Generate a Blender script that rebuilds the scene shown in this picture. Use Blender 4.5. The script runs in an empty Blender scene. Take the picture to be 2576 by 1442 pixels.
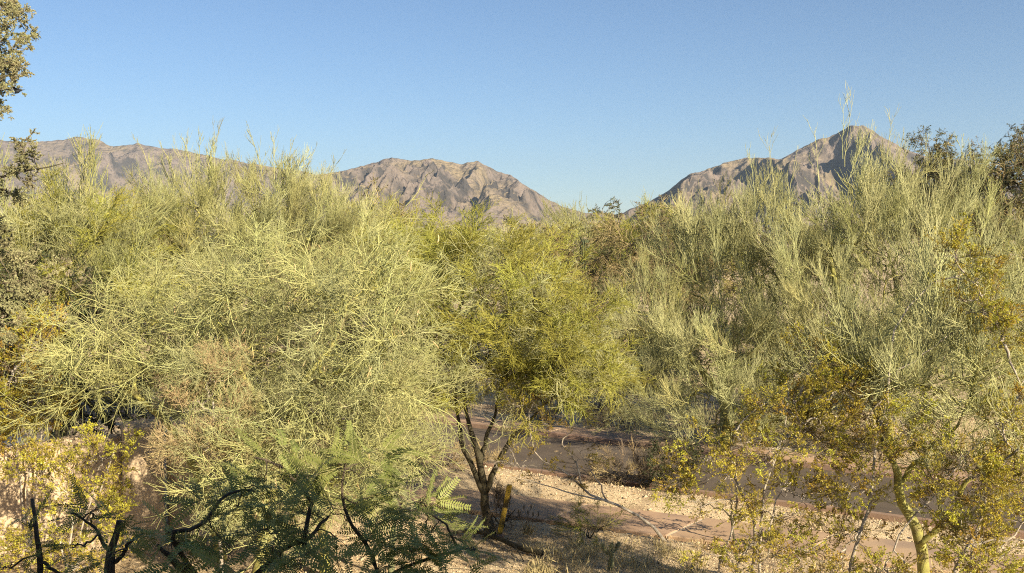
import bpy, math, random
import numpy as np
from mathutils import Matrix, Vector

rng = np.random.default_rng(11)
sc = bpy.context.scene
COL = sc.collection

# ------------------------------------------------------------------ camera
F = 2473.0            # focal length in units of a 2576 px wide frame (hfov 55 degrees)
EYE = 5.0             # second-floor balcony
PITCH = math.atan((721 - 600) / F)
cam_d = bpy.data.cameras.new('camera')
cam = bpy.data.objects.new('camera', cam_d)
COL.objects.link(cam)
cam.location = (0, 0, EYE)
cam.rotation_euler = (math.pi / 2 - PITCH, 0, 0)
cam_d.sensor_fit = 'HORIZONTAL'
cam_d.angle_x = 2 * math.atan(1288 / F)
cam_d.clip_start = 0.05
cam_d.clip_end = 40000
sc.camera = cam

# ------------------------------------------------------------------ light
SUN_AZ = math.radians(139)     # clockwise from +Y: behind the camera, to the right
SUN_EL = math.radians(26.5)
world = bpy.data.worlds.new('World')
sc.world = world
world.use_nodes = True
wn = world.node_tree
bg = wn.nodes['Background']
sky = wn.nodes.new('ShaderNodeTexSky')
sky.sky_type = 'NISHITA'
sky.sun_disc = False
sky.sun_elevation = SUN_EL
sky.sun_rotation = SUN_AZ
sky.altitude = 600
sky.air_density = 1.0
sky.dust_density = 0.25
sky.ozone_density = 4.6
wn.links.new(sky.outputs['Color'], bg.inputs['Color'])
bg.inputs['Strength'].default_value = 0.056
sun_d = bpy.data.lights.new('sun', 'SUN')
sun_d.energy = 5.0
sun_d.angle = math.radians(0.5)
sun_d.color = (1.0, 0.85, 0.60)
sun = bpy.data.objects.new('sun', sun_d)
COL.objects.link(sun)
sun_dir = Vector((math.sin(SUN_AZ) * math.cos(SUN_EL), math.cos(SUN_AZ) * math.cos(SUN_EL), math.sin(SUN_EL)))
sun.rotation_euler = sun_dir.to_track_quat('Z', 'Y').to_euler()
sun.location = sun_dir * 60
sc.view_settings.view_transform = 'Standard'
sc.view_settings.look = 'None'
sc.view_settings.gamma = 1
sc.view_settings.use_curve_mapping = False
sc.view_settings.exposure = 1.2
sc.cycles.max_bounces = 6
sc.cycles.diffuse_bounces = 3
sc.cycles.glossy_bounces = 2
sc.cycles.volume_bounces = 0
sc.cycles.use_denoising = False
sc.cycles.filter_width = 1.1

# ------------------------------------------------------------------ pixel helpers (2576 x 1442 frame)
def ray(u, v):
    r, d = (u - 1288) / F, (v - 721) / F
    cp, sp = math.cos(PITCH), math.sin(PITCH)
    return np.array([r, cp - d * sp, -sp - d * cp])
def at(u, v, Y):
    k = ray(u, v)
    k = k / k[1] * Y
    return np.array([k[0], k[1], k[2] + EYE])
def gnd(u, v, z=0.0):
    k = ray(u, v)
    k = k * ((z - EYE) / k[2])
    return np.array([k[0], k[1], z])

# ------------------------------------------------------------------ materials
def srgb(r, g, b):
    f = lambda c: ((c / 255) / 12.92) if c / 255 <= 0.04045 else (((c / 255) + 0.055) / 1.055) ** 2.4
    return (f(r), f(g), f(b))
def material(name, c1, c2=None, scale=6.0, rough=0.75, vary=0.0, hue=0.0, bump=0.0, bscale=40.0, detail=4.0, trans=0.0,
             c3=None, s3=1.0, t3=0.55, stretch=(1, 1, 1), spec=0.25):
    """diffuse surface: two colours mixed by noise, a third in larger patches, brightness varied per object"""
    m = bpy.data.materials.new(name)
    m.use_nodes = True
    nt = m.node_tree
    N, L = nt.nodes, nt.links
    p = N['Principled BSDF']
    p.inputs['Roughness'].default_value = rough
    p.inputs['Specular IOR Level'].default_value = spec
    tc = N.new('ShaderNodeTexCoord')
    mp = N.new('ShaderNodeMapping')
    mp.inputs['Scale'].default_value = stretch
    L.new(tc.outputs['Object'], mp.inputs['Vector'])
    def noise(s, d=detail):
        n = N.new('ShaderNodeTexNoise')
        n.inputs['Scale'].default_value = s
        n.inputs['Detail'].default_value = d
        L.new(mp.outputs['Vector'], n.inputs['Vector'])
        return n
    def mix(a, b, fac, kind='MIX'):
        x = N.new('ShaderNodeMix')
        x.data_type = 'RGBA'
        x.blend_type = kind
        for s, v in ((x.inputs[6], a), (x.inputs[7], b), (x.inputs[0], fac)):
            if hasattr(v, 'node'):
                L.new(v, s)
            elif isinstance(v, (int, float)):
                s.default_value = v
            else:
                s.default_value = (*v, 1)
        return x.outputs[2]
    def ramp(fac, a, b):
        r = N.new('ShaderNodeMapRange')
        r.inputs[1].default_value = a
        r.inputs[2].default_value = b
        L.new(fac, r.inputs[0])
        return r.outputs[0]
    col = c1
    if c2 is not None:
        col = mix(c1, c2, ramp(noise(scale).outputs['Fac'], 0.36, 0.64))
    if c3 is not None:
        col = mix(col, c3, ramp(noise(s3, 3).outputs['Fac'], t3 - 0.07, t3 + 0.1))
    if vary or hue:
        oi = N.new('ShaderNodeObjectInfo')
        hs = N.new('ShaderNodeHueSaturation')
        r1 = N.new('ShaderNodeMapRange')
        r1.inputs[3].default_value = 1 - vary
        r1.inputs[4].default_value = 1 + vary
        L.new(oi.outputs['Random'], r1.inputs[0])
        L.new(r1.outputs[0], hs.inputs['Value'])
        ml = N.new('ShaderNodeMath')
        ml.operation = 'MULTIPLY'
        ml.inputs[1].default_value = 7.13
        fr = N.new('ShaderNodeMath')
        fr.operation = 'FRACT'
        L.new(oi.outputs['Random'], ml.inputs[0])
        L.new(ml.outputs[0], fr.inputs[0])
        r2 = N.new('ShaderNodeMapRange')
        r2.inputs[3].default_value = 0.5 - hue
        r2.inputs[4].default_value = 0.5 + hue
        L.new(fr.outputs[0], r2.inputs[0])
        L.new(r2.outputs[0], hs.inputs['Hue'])
        if hasattr(col, 'node'):
            L.new(col, hs.inputs['Color'])
        else:
            hs.inputs['Color'].default_value = (*col, 1)
        col = hs.outputs['Color']
    if hasattr(col, 'node'):
        L.new(col, p.inputs['Base Color'])
    else:
        p.inputs['Base Color'].default_value = (*col, 1)
    if bump:
        b = N.new('ShaderNodeBump')
        b.inputs['Strength'].default_value = bump
        b.inputs['Distance'].default_value = 0.02
        L.new(noise(bscale, 5).outputs['Fac'], b.inputs['Height'])
        L.new(b.outputs['Normal'], p.inputs['Normal'])
    if trans:
        t = N.new('ShaderNodeBsdfTranslucent')
        if hasattr(col, 'node'):
            L.new(col, t.inputs['Color'])
        else:
            t.inputs['Color'].default_value = (*col, 1)
        ms = N.new('ShaderNodeMixShader')
        ms.inputs[0].default_value = trans
        L.new(p.outputs[0], ms.inputs[1])
        L.new(t.outputs[0], ms.inputs[2])
        L.new(ms.outputs[0], N['Material Output'].inputs['Surface'])
    return m

M = {}
M['twig_sage'] = material('pale green twig', (.445, .445, .22), (.345, .35, .17), 9, .7, .22, .012)
M['twig_olive'] = material('olive green twig', (.385, .375, .155), (.285, .285, .12), 9, .7, .22, .014)
M['twig_yellow'] = material('yellow green twig', (.385, .37, .075), (.285, .285, .06), 9, .7, .2, .014)
M['twig_pale'] = material('pale straw green twig', (.44, .44, .185), (.34, .35, .145), 9, .7, .16, .012)
M['twig_brown'] = material('dry brown twig', (.20, .16, .11), (.13, .10, .07), 9, .85, .2, .01)
M['twig_orange'] = material('dry orange twig', (.52, .41, .22), (.42, .335, .19), 9, .85, .2, .012)
M['twig_grey'] = material('dead grey twig', (.42, .37, .30), (.30, .26, .21), 12, .85, .12, .0)
M['straw'] = material('dry straw', (.46, .36, .19), (.34, .27, .14), 9, .85, .22, .01)
M['bark_green'] = material('smooth green bark', (.36, .335, .095), (.27, .265, .08), 4, .6, .08, .0, .35, 60, c3=(.15, .125, .065), s3=5, t3=.54)
M['bark_dark'] = material('dark olive bark', (.075, .066, .04), (.05, .043, .028), 8, .85, .08, .0, .6, 50, stretch=(1, 1, .3))  # tone also darkened to carry the shade on the middle palo verde trunk
M['bark_mesquite'] = material('grey brown mesquite bark', (.12, .095, .065), (.08, .063, .045), 30, .85, 0, 0, .7, 160, stretch=(1, 1, .3))
M['bark_grey'] = material('pale grey bark', (.44, .39, .32), (.29, .25, .205), 14, .8, .08, .0, .4, 70, c3=(.19, .16, .13), s3=7, t3=.62)
M['leaf_sage'] = material('small pale green leaf', (.27, .27, .10), (.19, .20, .07), 3, .6, .25, .015, trans=.15)
M['leaf_yellow'] = material('small yellow green leaf', (.25, .23, .035), (.19, .19, .03), 3, .6, .25, .015, trans=.15)
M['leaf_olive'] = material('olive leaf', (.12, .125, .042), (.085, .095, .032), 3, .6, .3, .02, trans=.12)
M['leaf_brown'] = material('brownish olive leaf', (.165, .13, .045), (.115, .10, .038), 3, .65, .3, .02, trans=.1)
M['leaf_creosote'] = material('creosote leaf', (.55, .49, .06), (.42, .38, .05), 2.5, .42, .3, .02, trans=.35, spec=.5)
M['leaf_gold'] = material('golden creosote leaf', (.52, .40, .05), (.40, .32, .042), 2.5, .45, .3, .022, trans=.35, spec=.5)
M['leaf_grey'] = material('grey green leaf', (.40, .385, .21), (.29, .285, .145), 3, .65, .25, .015, trans=.3)
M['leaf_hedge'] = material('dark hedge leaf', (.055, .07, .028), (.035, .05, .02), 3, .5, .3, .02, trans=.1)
M['leaf_mesquite'] = material('mesquite leaflet', (.27, .30, .085), (.19, .225, .065), 5, .5, .2, .015, trans=.35)
M['pod'] = material('dry seed pod', (.60, .47, .25), (.50, .38, .19), 20, .7, .18, .01)

# ------------------------------------------------------------------ mesh helpers
class MB:
    """collects triangles and quads and links them as one mesh object"""
    def __init__(s):
        s.v, s.t, s.q, s.tm, s.qm, s.n = [], [], [], [], [], 0
    def add(s, v, tri=None, quad=None, mat=0):
        v = np.asarray(v, float).reshape(-1, 3)
        if tri is not None and len(tri):
            tri = np.asarray(tri, np.int64).reshape(-1, 3)
            s.t.append(tri + s.n); s.tm.append(np.full(len(tri), mat))
        if quad is not None and len(quad):
            quad = np.asarray(quad, np.int64).reshape(-1, 4)
            s.q.append(quad + s.n); s.qm.append(np.full(len(quad), mat))
        s.v.append(v); s.n += len(v)
        return s
    def tubes(s, P, R, sides=3, mat=0, cap=False):
        P = np.asarray(P, float); R = np.asarray(R, float)
        if P.ndim == 2:
            P = P[None]
        n, k, _ = P.shape
        if n == 0:
            return s
        R = np.broadcast_to(R, (n, k))
        T = np.gradient(P, axis=1)
        T /= np.linalg.norm(T, axis=2, keepdims=True) + 1e-12
        ref = np.zeros((n, 3))
        ref[np.arange(n), np.argmin(np.abs(T.mean(1)), axis=1)] = 1
        A = np.cross(T, ref[:, None, :]); A /= np.linalg.norm(A, axis=2, keepdims=True) + 1e-12
        B = np.cross(T, A)
        a = np.arange(sides) * 2 * math.pi / sides
        V = P[:, :, None] + R[:, :, None, None] * (A[:, :, None] * np.cos(a)[None, None, :, None] + B[:, :, None] * np.sin(a)[None, None, :, None])
        idx = np.arange(n * k * sides).reshape(n, k, sides)
        nx = np.roll(idx, -1, axis=2)
        Q = np.stack([idx[:, :-1], idx[:, 1:], nx[:, 1:], nx[:, :-1]], -1).reshape(-1, 4)
        tri = []
        if cap:
            for i in range(n):
                for e in (0, k - 1):
                    r = idx[i, e] if e else idx[i, e][::-1]
                    tri += [(r[0], r[j + 1], r[j]) for j in range(1, sides - 1)]
        return s.add(V.reshape(-1, 3), tri or None, Q, mat)
    def leaves(s, P, D, L, W, mat=0, r=rng):
        """diamond leaves at P pointing along D"""
        n = len(P)
        if n == 0:
            return s
        D = D / (np.linalg.norm(D, axis=1, keepdims=True) + 1e-9)
        S = np.cross(D, r.normal(size=(n, 3))); S /= np.linalg.norm(S, axis=1, keepdims=True) + 1e-9
        L = np.broadcast_to(L, n)[:, None]; W = np.broadcast_to(W, n)[:, None]
        V = np.stack([P, P + D * L * .5 + S * W, P + D * L, P + D * L * .5 - S * W], 1)
        return s.add(V.reshape(-1, 3), None, np.arange(4 * n).reshape(n, 4), mat)
    def mesh(s, name, mats, smooth=True):
        me = bpy.data.meshes.new(name)
        V = np.concatenate(s.v)
        t = np.concatenate(s.t) if s.t else np.zeros((0, 3), np.int64)
        q = np.concatenate(s.q) if s.q else np.zeros((0, 4), np.int64)
        mi = np.concatenate(s.tm + s.qm)
        me.vertices.add(len(V)); me.vertices.foreach_set('co', V.astype(np.float32).ravel())
        me.loops.add(t.size + q.size)
        me.loops.foreach_set('vertex_index', np.concatenate([t.ravel(), q.ravel()]).astype(np.int32))
        nt, nq = len(t), len(q)
        me.polygons.add(nt + nq)
        me.polygons.foreach_set('loop_start', np.concatenate([np.arange(nt) * 3, nt * 3 + np.arange(nq) * 4]).astype(np.int32))
        me.polygons.foreach_set('material_index', mi.astype(np.int32))
        me.polygons.foreach_set('use_smooth', np.full(nt + nq, smooth))
        for m in (mats if isinstance(mats, (list, tuple)) else [mats]):
            me.materials.append(m)
        me.update(calc_edges=True)
        me.validate()
        return me
    def obj(s, name, mats, parent=None, smooth=True):
        return put(name, s.mesh(name, mats, smooth), parent)

def put(name, me, parent=None):
    o = bpy.data.objects.new(name, me)
    COL.objects.link(o)
    if parent is not None:
        o.parent = parent
    return o
def tag(o, label=None, cat=None, group=None, kind=None):
    for k, v in (('label', label), ('category', cat), ('group', group), ('kind', kind)):
        if v:
            o[k] = v
    return o
def thing(name, label, cat, loc=(0, 0, 0), group=None):
    o = bpy.data.objects.new(name, None)
    o.empty_display_size = .2
    o.location = loc
    COL.objects.link(o)
    return tag(o, label, cat, group)
def box(mb, c, size, mat=0, rz=0.0, bev=0.0):
    """box with its base centre at c"""
    x, y, z = size[0] / 2, size[1] / 2, size[2]
    b = bev
    prof = [(-x + b, -y), (x - b, -y), (x, -y + b), (x, y - b), (x - b, y), (-x + b, y), (-x, y - b), (-x, -y + b)] if b else [(-x, -y), (x, -y), (x, y), (-x, y)]
    n = len(prof)
    ca, sa = math.cos(rz), math.sin(rz)
    def ring(zz, k=1.0):
        return [(c[0] + (px * k) * ca - (py * k) * sa, c[1] + (px * k) * sa + (py * k) * ca, c[2] + zz) for px, py in prof]
    V = ring(0) + ring(z - b)
    lv = 2
    if b:
        kk = 1 - b / max(x, y)
        V += ring(z, kk); lv = 3
    Q = [(l * n + i, l * n + (i + 1) % n, (l + 1) * n + (i + 1) % n, (l + 1) * n + i) for l in range(lv - 1) for i in range(n)]
    top = (lv - 1) * n
    T = [(top, top + i, top + i + 1) for i in range(1, n - 1)]
    mb.add(V, T, Q, mat)

# numpy value noise
_tab = np.random.default_rng(5).random((256, 256))
def vnoise(x, y):
    xi, yi = np.floor(x).astype(int), np.floor(y).astype(int)
    fx, fy = x - xi, y - yi
    fx = fx * fx * (3 - 2 * fx); fy = fy * fy * (3 - 2 * fy)
    g = lambda a, b: _tab[a & 255, b & 255]
    return (g(xi, yi) * (1 - fx) + g(xi + 1, yi) * fx) * (1 - fy) + (g(xi, yi + 1) * (1 - fx) + g(xi + 1, yi + 1) * fx) * fy
def fbm(x, y, o=4):
    s, a, t = 0, 1.0, 0
    for i in range(o):
        s = s + a * vnoise(x + 17.3 * i, y - 9.1 * i); t += a
        x, y, a = x * 2.03, y * 2.03, a * .5
    return s / t
def ridged(x, y, o=3):
    s, a, t = 0, 1.0, 0
    for i in range(o):
        s = s + a * (1 - np.abs(2 * vnoise(x + 31.7 * i, y + 5.3 * i) - 1)); t += a
        x, y, a = x * 2.1, y * 2.1, a * .45
    return s / t

# ------------------------------------------------------------------ branch growth (vectorised)
def unit(v):
    return v / (np.linalg.norm(v, axis=-1, keepdims=True) + 1e-12)
def sprout(P, m, t0, t1, ang, length, k=4, trop=(0, 0, 0), wob=.12, r=rng):
    """m children on each polyline of P; returns the children's polylines"""
    n, kp, _ = P.shape
    t = r.uniform(t0, t1, (n, m)) * (kp - 1)
    i = np.clip(t.astype(int), 0, kp - 2)
    f = (t - i)[..., None]
    a = np.take_along_axis(P, np.repeat(i[..., None], 3, 2), 1)
    b = np.take_along_axis(P, np.repeat(i[..., None] + 1, 3, 2), 1)
    p = (a + (b - a) * f).reshape(-1, 3)
    T = unit(b - a).reshape(-1, 3)
    W = unit(np.cross(T, r.normal(size=T.shape)))
    an = r.normal(ang, ang * .25, (len(T), 1))
    d = unit(T * np.cos(an) + W * np.sin(an))
    L = r.uniform(length[0], length[1], (len(T), 1)) * (1.15 - .5 * (t / (kp - 1)).reshape(-1, 1))
    out = [p]
    for _ in range(k - 1):
        d = unit(d + np.array(trop) / (k - 1) + r.normal(0, wob, d.shape))
        p = p + d * L / (k - 1)
        out.append(p)
    return np.stack(out, 1)

SPRAYS = {}
def spray_mesh(kind, pitch, var):
    """one leafy or bare branch end: starts at the origin, heads along +Y at the given pitch"""
    key = (kind, pitch, var)
    if key in SPRAYS:
        return SPRAYS[key]
    r = np.random.default_rng(abs(hash((kind, pitch * 3 + 1000, var * 7))) % (2 ** 31) if False else sum(ord(c) for c in kind) * 101 + pitch * 7 + 2000 + var * 13)
    K = KINDS[kind]
    a = math.radians(pitch)
    d = np.array([0, math.cos(a), math.sin(a)])
    p = np.zeros(3); pts = [p]
    k = 7
    for j in range(k - 1):
        d = unit(d + np.array(K['trop']) * .5 / (k - 1) + r.normal(0, K['wob'] * .8, 3))
        p = p + d * K['L'] / (k - 1)
        pts.append(p)
    stem = np.array(pts)[None]
    mb = MB()
    mb.tubes(stem, np.linspace(K['r'] * 1.5, K['r'] * .7, k), 4, 0)
    g1 = sprout(stem, K['m'][0], .08, 1, K['ang'][0], K['len'][0], 5, K['trop'], K['wob'], r)
    mb.tubes(g1, np.linspace(K['r'], K['r'] * .55, 5), 3, 0)
    last = g1
    allg = [g1]
    if K['m'][1]:
        g2 = sprout(g1, K['m'][1], .12, 1, K['ang'][1], K['len'][1], 4, K['trop'], K['wob'], r)
        mb.tubes(g2, np.linspace(K['r'] * .7, K['r'] * .35, 4), 3, 0)
        allg.append(g2); last = g2
    if len(K['m']) > 2 and K['m'][2]:
        g3 = sprout(g2, K['m'][2], .2, 1, K['ang'][1], K['len'][2], 3, K['trop'], K['wob'], r)
        mb.tubes(g3, np.linspace(K['r'] * .5, K['r'] * .3, 3), 3, 0)
        last = g3
    nl = K.get('leaf', 0)
    if nl:
        n, kp, _ = last.shape
        t = r.uniform(K.get('lt', .1), 1, (n, nl)) * (kp - 1)
        i = np.clip(t.astype(int), 0, kp - 2); f = (t - i)[..., None]
        A = np.take_along_axis(last, np.repeat(i[..., None], 3, 2), 1)
        B = np.take_along_axis(last, np.repeat(i[..., None] + 1, 3, 2), 1)
        P = (A + (B - A) * f).reshape(-1, 3)
        D = unit(B - A).reshape(-1, 3) + r.normal(0, .8, (n * nl, 3)) + np.array([0, 0, K.get('ldroop', 0)])
        mb.leaves(P, D, r.uniform(.7, 1.2, len(P)) * K['leafL'], r.uniform(.8, 1.2, len(P)) * K['leafW'], 1, r)
    SPRAYS[key] = mb.mesh(kind + '_branchlet', [M[K['mat']], M[K.get('lmat', K['mat'])]])
    return SPRAYS[key]

KINDS = {
 'upright': dict(L=1.2, r=.0066, m=(13, 6), ang=(.5, .42), len=((.45, 1.05), (.2, .55)), trop=(0, 0, .75), wob=.11, mat='twig_sage', leaf=2, leafL=.022, leafW=.004, lmat='leaf_sage'),
 'upright_olive': dict(L=1.1, r=.0062, m=(13, 7), ang=(.56, .48), len=((.4, .95), (.18, .48)), trop=(0, 0, .6), wob=.12, mat='twig_olive', leaf=4, leafL=.024, leafW=.005, lmat='leaf_sage'),
 'arching': dict(L=.95, r=.0056, m=(11, 6), ang=(.75, .7), len=((.35, .8), (.15, .42)), trop=(0, 0, -.25), wob=.15, mat='twig_pale', leaf=1, leafL=.02, leafW=.004, lmat='leaf_sage'),
 'tangle': dict(L=.85, r=.005, m=(11, 7), ang=(.9, .85), len=((.3, .7), (.12, .36)), trop=(0, 0, -.05), wob=.2, mat='twig_sage', leaf=2, leafL=.02, leafW=.004, lmat='leaf_sage'),
 'open': dict(L=1.15, r=.0068, m=(8, 4), ang=(.75, .7), len=((.35, .9), (.15, .45)), trop=(0, 0, .1), wob=.16, mat='twig_pale', leaf=1, leafL=.02, leafW=.004, lmat='leaf_sage'),
 'fine_yellow': dict(L=.9, r=.0052, m=(13, 9), ang=(.62, .6), len=((.3, .65), (.12, .32)), trop=(0, 0, -.1), wob=.13, mat='twig_yellow', leaf=4, leafL=.026, leafW=.005, lmat='leaf_yellow'),
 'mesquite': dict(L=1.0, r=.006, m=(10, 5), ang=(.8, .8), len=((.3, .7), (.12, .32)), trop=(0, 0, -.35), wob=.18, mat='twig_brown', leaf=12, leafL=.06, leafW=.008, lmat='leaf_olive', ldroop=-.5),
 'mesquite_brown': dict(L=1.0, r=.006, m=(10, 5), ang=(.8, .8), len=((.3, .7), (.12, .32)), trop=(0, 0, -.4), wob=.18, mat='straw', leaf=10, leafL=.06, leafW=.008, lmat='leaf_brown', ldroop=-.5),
 'ironwood': dict(L=.55, r=.005, m=(10, 5), ang=(.7, .7), len=((.12, .3), (.06, .15)), trop=(0, 0, .05), wob=.15, mat='twig_brown', leaf=22, leafL=.034, leafW=.0095, lmat='leaf_grey'),
 'creosote': dict(L=.5, r=.0032, m=(8, 4), ang=(.6, .6), len=((.14, .34), (.06, .16)), trop=(0, 0, .2), wob=.15, mat='twig_brown', leaf=12, leafL=.025, leafW=.0078, lmat='leaf_creosote', lt=.25),
 'creosote_gold': dict(L=.5, r=.0032, m=(8, 4), ang=(.6, .6), len=((.14, .34), (.06, .16)), trop=(0, 0, .2), wob=.15, mat='twig_brown', leaf=12, leafL=.025, leafW=.0078, lmat='leaf_gold', lt=.25),
 'dry_brown': dict(L=.42, r=.0042, m=(8, 6), ang=(.55, .6), len=((.15, .35), (.08, .2)), trop=(0, 0, .15), wob=.15, mat='twig_brown'),
 'dry_straw': dict(L=.42, r=.0042, m=(8, 6), ang=(.55, .6), len=((.15, .35), (.08, .2)), trop=(0, 0, .1), wob=.18, mat='straw', leaf=2, leafL=.03, leafW=.004, lmat='straw'),
 'dry_orange': dict(L=.5, r=.0045, m=(11, 8), ang=(.6, .7), len=((.18, .4), (.08, .22)), trop=(0, 0, .2), wob=.16, mat='twig_orange', leaf=2, leafL=.02, leafW=.004, lmat='straw'),
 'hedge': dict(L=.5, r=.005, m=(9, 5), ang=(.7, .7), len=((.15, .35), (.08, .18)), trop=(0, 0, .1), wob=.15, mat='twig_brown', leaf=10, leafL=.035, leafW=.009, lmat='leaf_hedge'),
 'bare_grey': dict(L=.5, r=.0035, m=(5, 3), ang=(.6, .7), len=((.15, .4), (.08, .2)), trop=(0, 0, .15), wob=.2, mat='twig_grey'),
}
PITCHES = (-20, 10, 40, 70)

def curve(pts, n, r=None, jit=0.0):
    """smooth polyline through pts (Catmull-Rom), n points"""
    pts = np.asarray(pts, float)
    if len(pts) == 2:
        pts = np.stack([pts[0], (pts[0] + pts[1]) / 2, pts[1]])
    e = np.concatenate([[2 * pts[0] - pts[1]], pts, [2 * pts[-1] - pts[-2]]])
    t = np.linspace(0, len(pts) - 1 - 1e-6, n)
    i = t.astype(int); f = (t - i)[:, None]
    p0, p1, p2, p3 = e[i], e[i + 1], e[i + 2], e[i + 3]
    c = .5 * ((2 * p1) + (p2 - p0) * f + (2 * p0 - 5 * p1 + 4 * p2 - p3) * f ** 2 + (3 * p1 - p0 - 3 * p2 + p3) * f ** 3)
    if jit:
        w = (r or rng).normal(0, jit, c.shape); w[0] = 0
        c = c + w
    return c

def plant(name, label, cat, base, stems, lobes, n, kinds, bark, seed, up=.5, out=1.0, noise=.35, shell=.35, scale=(.8, 1.25),
          r_leaf=.008, part='limb', spray='branchlet', nvar=3, pathw=.35, group=None, stem_part='trunk', pods=0, arch=.12, pitches=PITCHES, jit=.012):
    """a tree or shrub: stems (polylines with end radii), limbs grown from them to branchlets spread through the lobes"""
    r = np.random.default_rng(seed)
    base = np.asarray(base, float)
    root = thing(name, label, cat, base, group)
    # --- stems
    pos, par, rad, own = [], [], [], []
    first = True
    for s_pts, r0, r1 in stems:
        c = curve(np.asarray(s_pts, float) - base, 12, r, jit)
        R = np.linspace(r0, r1, 12) * np.interp(np.arange(12), [0, 7, 11], [1, 1, .4 if r1 > .012 else 1])
        if first:
            R[:2] *= (1.25, 1.08)
        mb = MB(); mb.tubes(c, R, 8, 0, cap=True)
        so = mb.obj(stem_part, M[bark], root)
        for j in range(2 if first else 0, 12, 2):
            pos.append(c[j]); par.append(-1); rad.append(R[j]); own.append(-1)
        if first:
            stem_obj = so
        first = False
    ntr = len(pos)
    # --- branchlet points
    vols = np.array([(l[1][0] * l[1][1] * l[1][2]) ** .7 * (l[2] if len(l) > 2 else 1) for l in lobes])
    cnt = np.round(n * vols / vols.sum()).astype(int)
    Lm = np.mean([KINDS[q].get('L', .12) for q in kinds]) * np.mean(scale)
    pts, cen = [], []
    for (c, ra, *_), m in zip(lobes, cnt):
        ra = np.maximum(np.asarray(ra) - .42 * Lm, .35 * np.asarray(ra))
        c = np.asarray(c) - np.array([0, 0, .3 * Lm * max(up, 0)])
        d = unit(r.normal(size=(m, 3)))
        q = (r.uniform(shell ** 3, 1, (m, 1))) ** (1 / 3)
        pts.append(np.asarray(c) - base + d * q * np.asarray(ra)); cen.append(np.repeat((np.asarray(c) - base)[None], m, 0))
    pts = np.concatenate(pts); cen = np.concatenate(cen)
    keep = pts[:, 2] + base[2] > .12
    pts, cen = pts[keep], cen[keep]
    crown_c = pts.mean(0)
    P0 = np.array(pos)
    o = np.argsort(np.min(np.linalg.norm(pts[:, None] - P0[None], axis=2), 1))
    pts, cen = pts[o], cen[o]
    path = [0.0 + .15 * np.linalg.norm(crown_c - p) for p in pos]
    edges = []          # (start node, end node)
    tips = []
    for p in pts:
        A = np.array(pos); D = np.linalg.norm(A - p, axis=1)
        cost = D + pathw * np.array(path) + np.where(A[:, 2] > p[2] + .25, .35 * (A[:, 2] - p[2]), 0)
        i = int(np.argmin(cost))
        a = np.array(pos[i])
        mid = (a + p) / 2 + r.normal(0, .06, 3) * D[i] + np.array([0, 0, arch * D[i]])
        last = i
        for q in (mid, p):
            pos.append(q); par.append(last); rad.append(0.0); path.append(path[last] + np.linalg.norm(q - pos[last]))
            own.append(own[i] if i >= ntr else len(pos) - 1)
            last = len(pos) - 1
        edges.append((i, len(pos) - 2, len(pos) - 1)); tips.append(len(pos) - 1)
    load = np.zeros(len(pos))
    load[tips] = 1
    for i in range(len(pos) - 1, -1, -1):
        if par[i] >= 0:
            load[par[i]] += load[i]
    R = r_leaf * np.maximum(load, 1) ** .5
    # --- limbs
    owners = sorted(set(own[e[2]] for e in edges))
    big = owners
    remap = {w: (w if w in big else min(big, key=lambda b: np.linalg.norm(np.array(pos[b]) - np.array(pos[w])))) for w in owners}
    limbs = {}
    for w in big:
        mb = MB(); C = []; RR = []
        for a, m, b in edges:
            if remap[own[b]] != w:
                continue
            pa, pm, pb = np.array(pos[a]), np.array(pos[m]), np.array(pos[b])
            t = np.linspace(0, 1, 6)[:, None]
            ctl = 2 * pm - (pa + pb) / 2
            c = (1 - t) ** 2 * pa + 2 * t * (1 - t) * ctl + t ** 2 * pb
            c[1:-1] += r.normal(0, jit, (4, 3))
            ra = R[m]
            if a < ntr:
                ra = min(ra, rad[a] * .8)
            C.append(c); RR.append(np.linspace(ra, R[b], 6))
        mb.tubes(np.array(C), np.array(RR), 5, 0)
        limbs[w] = mb.obj(part, M[bark], root)
    # --- branchlets
    for p, c, ti in zip(pts, cen, tips):
        d = unit((p - c)) * out * .6 + unit(p - crown_c) * out * .4 + np.array([0, 0, up]) + r.normal(0, noise, 3)
        d = unit(d)
        pit = math.degrees(math.asin(d[2]))
        pc = min(pitches, key=lambda q: abs(q - pit))
        kd = kinds[int(r.integers(len(kinds)))]
        ob = put(spray, spray_mesh(kd, pc, int(r.integers(nvar))), limbs[remap[own[ti]]])
        yaw = math.atan2(-d[0], d[1]) + r.normal(0, .25)
        roll = Matrix.Rotation(r.normal(0, .75), 3, 'Y') if kd == 'compound' else Matrix.Identity(3)
        s = r.uniform(*scale)
        ob.matrix_basis = Matrix.LocRotScale(Vector(p), (Matrix.Rotation(yaw, 3, 'Z') @ roll).to_quaternion(), Vector((s, s, s)))
    if pods:
        for j in r.choice(len(pts), pods):
            ob = put('seed_pod', pod_meshes[int(r.integers(3))], limbs[remap[own[tips[j]]]])
            ob.location = Vector(pts[j] + r.normal(0, .3, 3))
            ob.rotation_euler = (r.normal(0, .3), r.normal(0, .3), r.uniform(0, 6.28))
            s = r.uniform(1.0, 1.6); ob.scale = (s, s, s)
    return root
def lob(u, v, Y, ru, rv, rd, w=1.0):
    """crown lobe: centre and half-sizes read in the 2576 px frame at depth Y, depth half-size in metres"""
    return (at(u, v, Y), (ru / F * Y, rd, rv / F * Y), w)

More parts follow.
